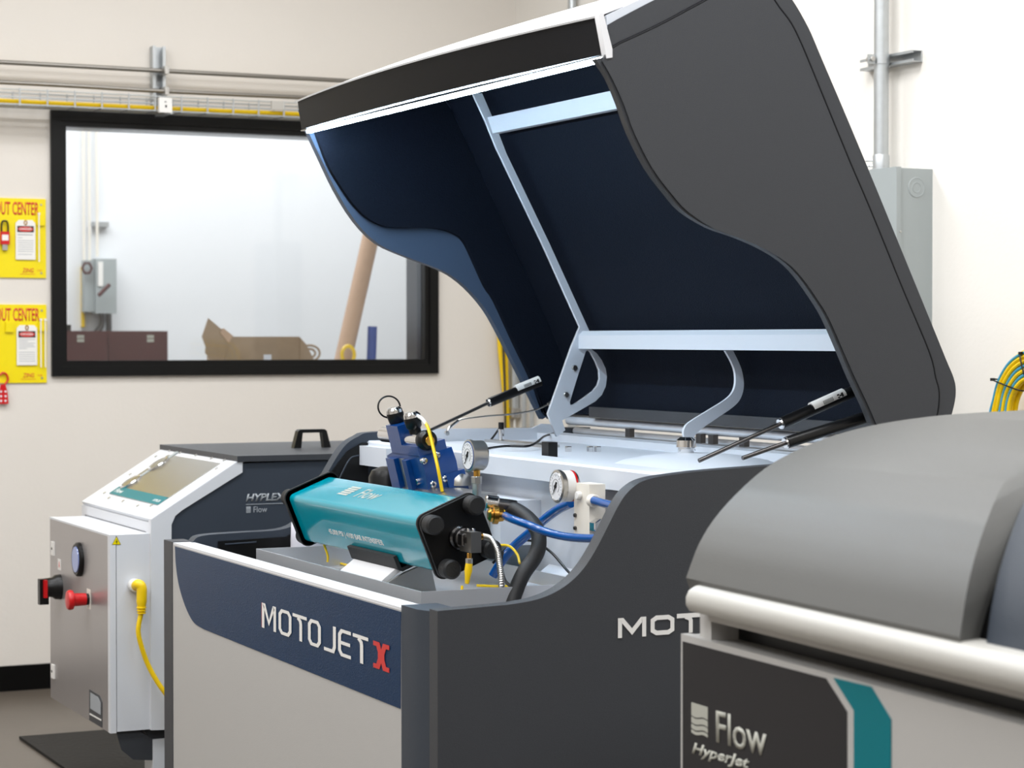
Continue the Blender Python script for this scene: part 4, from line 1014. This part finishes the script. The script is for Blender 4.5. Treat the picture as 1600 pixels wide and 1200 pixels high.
# lockout boards
def board(px1, py0, py1, label):
    yb = WB - .008
    a, b = hY(px1, py0, yb), hY(px1, py1, yb)
    x1, x0 = a.x, a.x - .42; zt_, zb2 = a.z, b.z
    B = empty('lockout_board', ((x0 + x1) / 2, WB, zb2), label, 'sign')
    pl = box('board', 'ysign', x0, x1, yb, WB - .0, zb2, zt_, B, bev=.002)
    cap = (zt_ - zb2) * .145
    text('heading', 'LOCKOUT CENTER', 'xred', (x1 - .032 - .285, yb - .0002, zt_ - .024 - cap), X_, Z_, .285, cap * 1.15, B, bold=.018)
    text('maker_text', 'ZING', 'xred', (x1 - .108, yb - .0002, zb2 + .024), X_, Z_, .052, .020, B, shear=.2, bold=.015)
    box('maker_line', 'xred', x1 - .118, x1 - .05, yb - .001, yb, zb2 + .016, zb2 + .018, B)
    text('maker_text', '2-ply', 'xred', (x1 - .043, yb - .0002, zb2 + .028), X_, Z_, .024, .012, B, shear=.2)
    for z in (zt_ - .027, zb2 + .022): cyl('board_screw', 'steel', (x1 - .022, yb, z), -Y_, .005, .003, B, 10)
    return B, x0, x1, zt_, zb2, yb
def dtag(cx_, zt_, w_, h_, y_, label, lines):
    T = empty('danger_tag', (cx_, y_, zt_ - h_), label, 'tag')
    c = .014
    prism('card', 'print_w', [(cx_ - w_ / 2, zt_ - h_), (cx_ + w_ / 2, zt_ - h_), (cx_ + w_ / 2, zt_ - c), (cx_ + w_ / 2 - c, zt_), (cx_ - w_ / 2 + c, zt_), (cx_ - w_ / 2, zt_ - c)], 'y', y_ - .004, y_, T, smooth=False)
    y2 = y_ - .004
    box('black_band', 'print_k', cx_ - w_ * .42, cx_ + w_ * .42, y2 - .0008, y2, zt_ - h_ * .31, zt_ - h_ * .15, T)
    lathe('red_oval', 'xred', (cx_, y2 - .0006, zt_ - h_ * .23), -Y_, [(0, .02), (.0008, .02)], T, 24, M=Matrix.Translation((cx_, 0, zt_ - h_ * .23)) @ Matrix.Diagonal((w_ * .39 / .02, 1, h_ * .065 / .02, 1)) @ Matrix.Translation((-cx_, 0, -(zt_ - h_ * .23))))
    text('danger_word', 'DANGER', 'print_w', (cx_ - w_ * .31, y2 - .0016, zt_ - h_ * .255), X_, Z_, w_ * .62, h_ * .055, T, th=.0005, bold=.02)
    bm = bmesh.new()
    for z, f in lines: a_box(bm, cx_ - w_ * .4, cx_ - w_ * .4 + w_ * .8 * f, y2 - .0006, y2, zt_ - h_ * z - .0012, zt_ - h_ * z + .0012)
    fin(bm, 'print_lines', 'print_g', T)
    bm = bmesh.new(); a_tube(bm, [Vector((cx_ + math.cos(t) * .006, y2 - .001, zt_ - .012 + math.sin(t) * .01)) for t in [2 * math.pi * i / 14 for i in range(14)]], .0025, 6, closed=True)
    fin(bm, 'eyelet', 'brass', T, True)
    return T
B1, x0, x1, zt_, zb2, yb = board(71.5, 311, 434.5, 'upper yellow lockout board on the wall beside the window')
sc_ = hY(1, 400, yb).x; pm = hY(2, 400, yb).x - sc_       # metres per pixel on this wall
tx = hY(39.5, 400, yb).x
L1 = [(.37, .95), (.375, .95), (.45, .3)] + [(.52 + .055 * i, 1.0) for i in range(6)] + [(.87, .9)]
dtag(tx, hY(40, 344, yb).z, 31 * pm, 62 * pm, yb - .004, 'white DANGER tag hanging on the upper yellow board', L1)
B2, X0, X1, ZT, ZB, yb = board(72.5, 476, 598, 'lower yellow lockout board on the wall beside the window')
tx2 = hY(41.5, 540, yb).x
L2 = [(.36 + .045 * i, (1, .55, 1, .9, 1, .5)[i]) for i in range(6)] + [(.68 + .055 * i, 1.0) for i in range(5)]
dtag(tx2, hY(41, 508, yb).z, 32 * pm, 63 * pm, yb - .004, 'white DANGER tag hanging on the lower yellow board', L2)
# clips and nylon ties on both boards
for (cx_, zt2, n_, lb) in ((hY(63, 340, yb).x, hY(63, 337, yb).z, 1, 'upper'), (hY(66, 505, yb).x, hY(66, 502, yb).z, 2, 'lower')):
    Bp = B1 if lb == 'upper' else B2
    box('clip', 'ysign', cx_ - .018, cx_ + .018, yb - .012, yb - .0, zt2 - .045, zt2, Bp, bev=.003)
    for k in range(n_):
        xk = cx_ - .010 + k * .020
        t_ = box('cable_tie', 'print_w', xk - .0025, xk + .0025, yb - .0175, yb - .0130, zt2 - .21, zt2 + .004, None, bev=.001)
        box('tie_head', 'print_w', xk - .005, xk + .005, yb - .020, yb - .0125, zt2 + .002, zt2 + .012, t_, bev=.001)
        tag(t_, 'white nylon tie held by the clip of the upper yellow board' if n_ == 1 else ('left of two white nylon ties on the lower yellow board' if k == 0 else 'right of two white nylon ties on the lower yellow board'), 'cable tie')
box('clip', 'ysign', hY(8, 510, yb).x, hY(20, 510, yb).x, yb - .012, yb, hY(8, 519, yb).z, hY(8, 503, yb).z, B2, bev=.003)
# padlock on the upper board
lx = hY(6.5, 380, yb).x
PLk = empty('padlock', (lx, yb - .01, hY(6, 392, yb).z), 'small red padlock with black shackle on the upper yellow board', 'padlock')
za_, zb3 = hY(6, 362, yb).z, hY(6, 382, yb).z
box('lock_body', 'red', lx - 7 * pm, lx + 7 * pm, yb - .022, yb - .004, zb3, za_, PLk, bev=.004)
box('lock_label', 'print_w', lx - 5 * pm, lx + 5 * pm, yb - .0228, yb - .0215, zb3 + 6 * pm, za_ - 5 * pm, PLk)
tube('shackle', 'black', [(lx - 5 * pm, yb - .013, za_ - .003), (lx - 5 * pm, yb - .013, za_ + 10 * pm), (lx - 3 * pm, yb - .013, za_ + 16 * pm), (lx + 3 * pm, yb - .013, za_ + 16 * pm), (lx + 5 * pm, yb - .013, za_ + 10 * pm), (lx + 5 * pm, yb - .013, za_ - .003)], .0042, PLk, 8)
box('lock_key', 'steel', lx - 4 * pm, lx + 4 * pm, yb - .018, yb - .008, zb3 - 9 * pm, zb3, PLk, bev=.004)
# red hasp below the lower board
hx_ = hY(4, 610, yb).x; hz0, hz1 = hY(4, 631, yb).z, hY(4, 597, yb).z
hs = empty('lockout_hasp', (hx_, yb - .01, hz0), 'red steel lockout hasp hanging from the lower yellow board', 'hasp')
prism('hasp_plate', 'red', [(hx_ - .02, hz0), (hx_ + .024, hz0), (hx_ + .020, hz0 + .05), (hx_ + .01, hz1 - .01), (hx_ - .01, hz1 - .01), (hx_ - .02, hz0 + .05)], 'y', yb - .014, yb - .006, hs, bev=.002)
tube('hasp_hook', 'red', [(hx_ + .008, yb - .010, hz1 - .012), (hx_ + .022, yb - .010, hz1 + .01), (hx_ + .016, yb - .010, hz1 + .035), (hx_ - .002, yb - .010, hz1 + .042), (hx_ - .014, yb - .010, hz1 + .03)], .0045, hs, 8)
for k in range(3):
    for j in (-1, 1): cyl('hasp_hole', 'dial', (hx_ + j * .010, yb - .0138, hz0 + .014 + k * .021), -Y_, .005, .001, hs, 12)

# ------------------------------------------------------------------ right wall fittings
def vpipe(name, px, py, xw, z0, z1, r, label, m='galv'):
    h = hX(px, py, xw); o = tube(name, m, [(h.x, h.y, z0), (h.x, h.y, z1)], r, None, 16, 1); tag(o, label, 'pipe'); return h
bxz = 2.235
hp = hX(1376, 200, 4.72)
bh0, bh1 = hX(1400, 262, 4.64), hX(1357, 268, 4.64)
vpipe('conduit_pipe', 1377, 150, 4.725, bh0.z + .045, 4.39, .0275, 'thick galvanised conduit rising from the grey electrical box')
pc = hX(1377, 150, 4.725)
cp_ = lathe('conduit_connector', 'galv', (pc.x, pc.y, bh0.z), Z_, [(0, .036), (.012, .036), (.014, .031), (.06, .031), (.065, .029)], None, 24)
tag(cp_, 'steel connector joining the thick conduit to the grey box', 'fitting')
for k in (.025, .045): cyl('set_screw', 'chrome', (pc.x - .02, pc.y + .02, bh0.z + k), (-.6, .8, 0), .004, .03, cp_, 8)
EB = empty('electrical_box', (4.72, 6.75, 1.2), 'grey steel electrical box on the right wall behind the hood', 'electrical box')
ez0 = 1.25
box('enclosure', 'greybox', 4.66, WR, bh0.y, bh0.y + .42, ez0, bh0.z, EB, bev=.003)
box('box_cover', 'greybox', 4.64, 4.66, bh0.y - .004, bh0.y + .424, ez0 - .004, bh0.z + .004, EB, bev=.003)
ko = hY(1432, 293, bh0.y)
for r in (.034, .018):
    bm = bmesh.new(); a_tube(bm, [ko + Vector((math.cos(t) * r, 0, math.sin(t) * r)) for t in [2 * math.pi * i / 32 for i in range(32)]], .0028, 6, closed=True)
    fin(bm, 'knockout_ring', 'greybox', EB, True)
cyl('knockout_disc', 'greybox', ko, -Y_, .033, .0015, EB, 30)
cyl('cover_screw', 'steel', (4.657, bh0.y - .003, hY(1406, 362, bh0.y).z), -Y_, .004, .004, EB, 10)
# strut bracket with pipe clamp
sbz = hX(1400, 92, 4.76).z
ya_, yb_ = hX(1438, 92, 4.79).y, hX(1355, 95, 4.79).y
sb = empty('strut_bracket', (4.78, (ya_ + yb_) / 2, sbz), 'horizontal steel strut with clamp holding the thick conduit', 'bracket')
boxes('channel', 'galv', [(4.794, WR, ya_, yb_, sbz - .021, sbz + .021), (4.757, 4.794, ya_, yb_, sbz + .018, sbz + .021), (4.757, 4.794, ya_, yb_, sbz - .021, sbz - .018),
      (4.757, 4.76, ya_, yb_, sbz + .011, sbz + .018), (4.757, 4.76, ya_, yb_, sbz - .018, sbz - .011)], sb)
lathe('clamp_band', 'galv', (pc.x, pc.y, sbz - .018), Z_, [(0, .028), (0.0005, .0305), (.036, .0305), (.0365, .028)], sb, 24)
box('clamp_ear', 'galv', pc.x - .06, pc.x - .026, pc.y - .004, pc.y + .004, sbz - .017, sbz + .017, sb, bev=.003)
cyl('clamp_bolt', 'steel', (pc.x - .045, pc.y + .02, sbz), -Y_, .010, .035, sb, 10)
# thinner pipe by the hood top
vpipe('conduit_pipe', 894, 10, 4.765, 0.0, 4.39, .020, 'thin galvanised pipe on the right wall just above the hood', 'galv')
# services in the corner behind the hood
vv = hY(804, 600, WB - .06)
o = tube('corner_conduit', 'galv', [(hY(804, 600, WB - .05).x - .0, WB - .05, hY(804, 653, WB - .05).z), (hY(804, 600, WB - .05).x, WB - .05, 2.2)], .022, None, 16, 1)
tag(o, 'grey conduit in the wall corner behind the hood', 'pipe')
vx = hY(804, 600, WB - .05).x
cyl('conduit_coupling', 'steel', (vx, WB - .05, hY(804, 653, WB - .05).z), Z_, .029, .05, o, 20)
tube('wire_tail', 'print_w', [(vx, WB - .05, 1.0), (vx, WB - .05, hY(804, 654, WB - .05).z)], .006, o, 8, 1)
for k, px_ in enumerate((819, 831)):
    h = hY(px_, 640, WB - .05)
    if h.x > WR - .03: h = hX(px_, 640, WR - .03)
    tag(tube('corner_pipe', 'galv', [(h.x, h.y, 0), (h.x, h.y, 1.75)], .012, None, 10, 1), ('left' if k == 0 else 'right') + ' of two thin pipes right of the corner conduit', 'pipe')
for k, (pp, dy) in enumerate((([(780, 480), (781, 540), (786, 590), (790, 630), (792, 680), (792, 740)], .04), ([(790, 500), (791, 560), (792, 600), (793, 650), (795, 700), (796, 740)], .04))):
    tag(tube('corner_cable', 'yellow', [hY(a, b, WB - dy) for a, b in pp], .013 if k == 0 else .010, None, 10), ('left' if k == 0 else 'right') + ' yellow cable hanging in the wall corner behind the hood', 'cable')
tag(tube('corner_cable', 'dsteel', [hY(a, b, WB - .055) for a, b in ((786, 500), (787, 560), (789, 620), (790, 740))], .006, None, 8), 'thin grey cable between the two yellow ones in the wall corner', 'cable')
# cable bundle at the right edge
cbd = empty('cable_bundle', hX(1580, 640, 4.70), 'tied bundle of yellow and blue cables at the right edge of the wall', 'cables')
path = [(1560, 1150), (1566, 900), (1562, 740), (1564, 660), (1568, 630), (1575, 604), (1589, 581), (1608, 568), (1635, 562), (1690, 560), (1900, 556)]
cn = [hX(a, b, 4.70) for a, b in path]
nidx = 0
for i in range(-3, 4):
    for j in range(-1, 2):
        nidx += 1
        off = i * .0145 + (j % 2) * .006
        P2 = []
        for k, c in enumerate(cn):
            a = cn[max(0, k - 1)]; b = cn[min(len(cn) - 1, k + 1)]; t = (b - a).normalized(); nn = Vector((0, -t.z, t.y))
            wid = 1.0 + (.18 if k < 4 else 0)
            P2.append(c + nn * off * wid + X_ * (j * .014))
        blue = (i, j) in ((-3, -1), (0, -1), (2, -1), (1, 0), (-2, 0))
        tube('blue_cable' if blue else 'yellow_cable', 'cyan' if blue else 'yellow', P2, .0052 if blue else .0078, cbd, 8, 5)
for k, (a, b) in enumerate((((1551, 593), (1594, 610)), ((1595, 552), (1604, 590)))):
    A, B = hX(*a, 4.676), hX(*b, 4.676); mid = (A + B) / 2
    tube('zip_tie', 'black', [A + X_ * .03, A - X_ * .002, mid - X_ * .008, B - X_ * .002, B + X_ * .03], .0028, cbd, 6)
    box('tie_buckle', 'black', A.x - .006, A.x + .004, A.y - .006, A.y + .006, A.z - .005, A.z + .005, cbd, bev=.001)

# ------------------------------------------------------------------ room behind the window
far = 13.5
def fpipe(px, r, label, z0=0.0, z1=4.3, m='galv'):
    h = hY(px, 400, far - .05); o = tube('far_conduit', 'ivory', [(h.x, h.y, z0), (h.x, h.y, z1)], r, None, 10, 1); tag(o, label, 'pipe')
zsw = hY(155, 400, far - .15).z
fpipe(131, .009, 'leftmost of the three thin conduits seen through the window', hY(131, 415, far).z)
fpipe(140, .008, 'middle of the three thin conduits seen through the window', hY(139, 490, far).z)
fpipe(152, .009, 'rightmost of the three thin conduits seen through the window', zsw)
tag(box('hazard_strip', 'yellow', hY(126, 450, far).x, hY(130.5, 450, far).x, far - .03, far - .001, hY(129, 511, far).z, hY(129, 417, far).z), 'yellow strip on the far wall left of the switch box', 'strip')
SB = empty('switch_box', hY(158, 490, far - .1), 'grey safety switch box on the far wall seen through the window', 'electrical box')
a, b = hY(133, 404, far - .12), hY(181, 490, far - .12)
box('switch_case', 'greybox', a.x + .06, b.x, far - .14, far - .001, b.z, a.z, SB, bev=.006)
box('switch_door', 'greybox', a.x, a.x + .12, far - .11, far - .03, b.z + .01, a.z - .01, SB, bev=.004)
box('switch_label', 'print_w', a.x + .075, a.x + .105, far - .148, far - .139, (a.z + b.z) / 2, (a.z + b.z) / 2 + .15, SB)
h = hY(154, 462, far - .2)
tube('switch_handle', 'maroon', [h, h + Vector((.07, 0, .07))], .012, SB, 8)
h = hY(136, 419, far - .15)
bm = bmesh.new(); a_tube(bm, [h + Vector((math.cos(t) * .03, 0, math.sin(t) * .035)) for t in [2 * math.pi * i / 6 for i in range(6)]], .008, 6, closed=True); fin(bm, 'red_tag', 'maroon', SB, True)
for px_, bx_ in ((158, -.1), (170, 0)):
    h = hY(px_, 490, far - .06); tube('switch_conduit', 'dsteel', [h, h + Vector((0, 0, -.08)), h + Vector((bx_, 0, -.25)), h + Vector((bx_, 0, -.8))], .018, SB, 8)
tag(box('strut_bar', 'galv', hY(143, 350, far).x, hY(167, 350, far).x, far - .05, far - .001, hY(150, 355, far).z, hY(150, 347, far).z, None, bev=.003), 'small strut clamp on the conduits above the far switch box', 'bracket')
# maroon cabinet
my = 12.2
a, b = hY(84, 517, my), hY(262, 517, my)
MC = empty('steel_cabinet', ((a.x + b.x) / 2, my + .25, 0), 'maroon steel cabinet behind the lower left of the window', 'cabinet')
box('cabinet_body', 'maroon', a.x, b.x, my, my + .5, 0, a.z, MC, bev=.005)
for p0, p1 in ((85, 167), (169, 260)): box('cabinet_front', 'maroon', hY(p0, 517, my).x, hY(p1, 517, my).x, my - .012, my, .1, a.z - .012, MC, bev=.004)
for px_ in (126, 235):
    h = hY(px_, 529, my - .013)
    boxes('cabinet_label', 'print_s', [(h.x - .02, h.x + .02, my - .0145, my - .012, h.z - .020, h.z - .002), (h.x - .02, h.x + .02, my - .0145, my - .012, h.z + .002, h.z + .020)], MC)
h = hY(105, 514, my + .1)
tag(box('small_box', 'black', h.x - .02, h.x + .022, my + .1, my + .16, a.z, a.z + .035, None, bev=.003), 'small black box on top of the maroon cabinet', 'box')
# rack that carries the carton, post and coils just below the sill
ry0, ry1 = 10.55, 11.3
rz = hY(400, 572, ry0 + .1).z
RK = empty('storage_rack', (3.6, 10.9, 0), 'low steel rack under the sill of the window carrying the carton', 'rack')
box('rack_shelf', 'galv', 2.9, 4.75, ry0, ry1, rz - .03, rz, RK, bev=.002)
for a_ in (2.93, 4.68):
    for b_ in (ry0 + .02, ry1 - .06): box('rack_leg', 'galv', a_, a_ + .04, b_, b_ + .04, 0, rz - .03, RK)
cy = ry0 + .15
def cpt(px_, py_): h = hY(px_, py_, cy); return (h.x, h.z)
CB = empty('cardboard_carton', (hY(410, 560, cy).x, cy + .15, rz), 'open cardboard carton with a torn flap behind the window', 'carton')
c0_, c1_ = hY(352, 526, cy), hY(468, 526, cy)
bm = bmesh.new(); t_ = .006
for bb in ((c0_.x, c1_.x, cy, cy + t_, rz, c0_.z), (c0_.x, c1_.x, cy + .3, cy + .3 + t_, rz, c0_.z), (c0_.x, c0_.x + t_, cy + t_, cy + .3, rz, c0_.z), (c1_.x - t_, c1_.x, cy + t_, cy + .3, rz, c0_.z), (c0_.x, c1_.x, cy + t_, cy + .3, rz, rz + t_)): a_box(bm, *bb)
fin(bm, 'carton_wall', 'card', CB)
prism('carton_flap', 'card', [cpt(a, b) for a, b in ((350, 562), (328, 562), (320, 551), (321, 542), (315, 526), (325, 497), (345, 514), (349, 513), (364, 525), (352, 545))], 'y', cy - .006, cy, CB, smooth=False)
prism('carton_flap', 'cardlt', [cpt(a, b) for a, b in ((343, 520), (348, 513), (363, 525), (356, 536))], 'y', cy - .012, cy - .006, CB, smooth=False)
prism('carton_flap', 'card', [cpt(a, b) for a, b in ((468, 527), (478, 538), (484, 550), (490, 562), (468, 562))], 'y', cy - .006, cy, CB, smooth=False)
box('carton_tape', 'poly', hY(412, 555, cy).x, hY(424, 555, cy).x, cy - .001, cy, hY(412, 562, cy).z, hY(412, 554, cy).z, CB)
co = hY(484, 552, cy + .1)
bm = bmesh.new()
for rr_ in (.055, .030): a_tube(bm, catmull([co + Vector((math.cos(t) * rr_, .0, math.sin(t) * rr_ * .75)) for t in [2 * math.pi * i / 12 for i in range(12)]], 3, True), .006, 8, closed=True)
# rest the coil on the shelf
tag(fin(bm, 'rope_coil', 'card', None, True), 'small coil of brown tube beside the carton', 'coil'); bpy.data.objects['rope_coil'].location.z = max(rz, bpy.data.objects['rope_coil'].location.z)
ta, tb = hY(535, 567, 10.9), hY(592, 385, 10.9); td = (tb - ta)
tt = lathe('cardboard_tube', 'cardlt', ta, td + Vector((0, .15, 0)), [(0, .024 * 1.9), (.004, .046), (td.length * 1.9, .046), (td.length * 1.9, .04)], None, 24)
tag(tt, 'long cardboard tube leaning up behind the window', 'tube')
bp = hY(580, 565, 10.9); bt = hY(582, 510, 10.9)
tag(lathe('blue_post', 'bluep', (bp.x, 10.9, rz), (bt.x - bp.x, 0, bt.z - rz), [(0, .027), (bt.z - rz, .027), (bt.z - rz, .020), (bt.z - rz - .004, .018)], None, 8, False), 'short blue square post standing behind the window sill', 'post')
yc_ = hY(544, 556, 10.75)
bm = bmesh.new(); a_tube(bm, catmull([yc_ + Vector((math.cos(t) * .035, 0, math.sin(t) * .045)) for t in [2 * math.pi * i / 12 for i in range(12)]], 3, True), .010, 8, closed=True)
o = fin(bm, 'tape_loop', 'yellow', None, True); o.location.z = rz; tag(o, 'yellow loop of strap at the foot of the cardboard tube', 'strap')
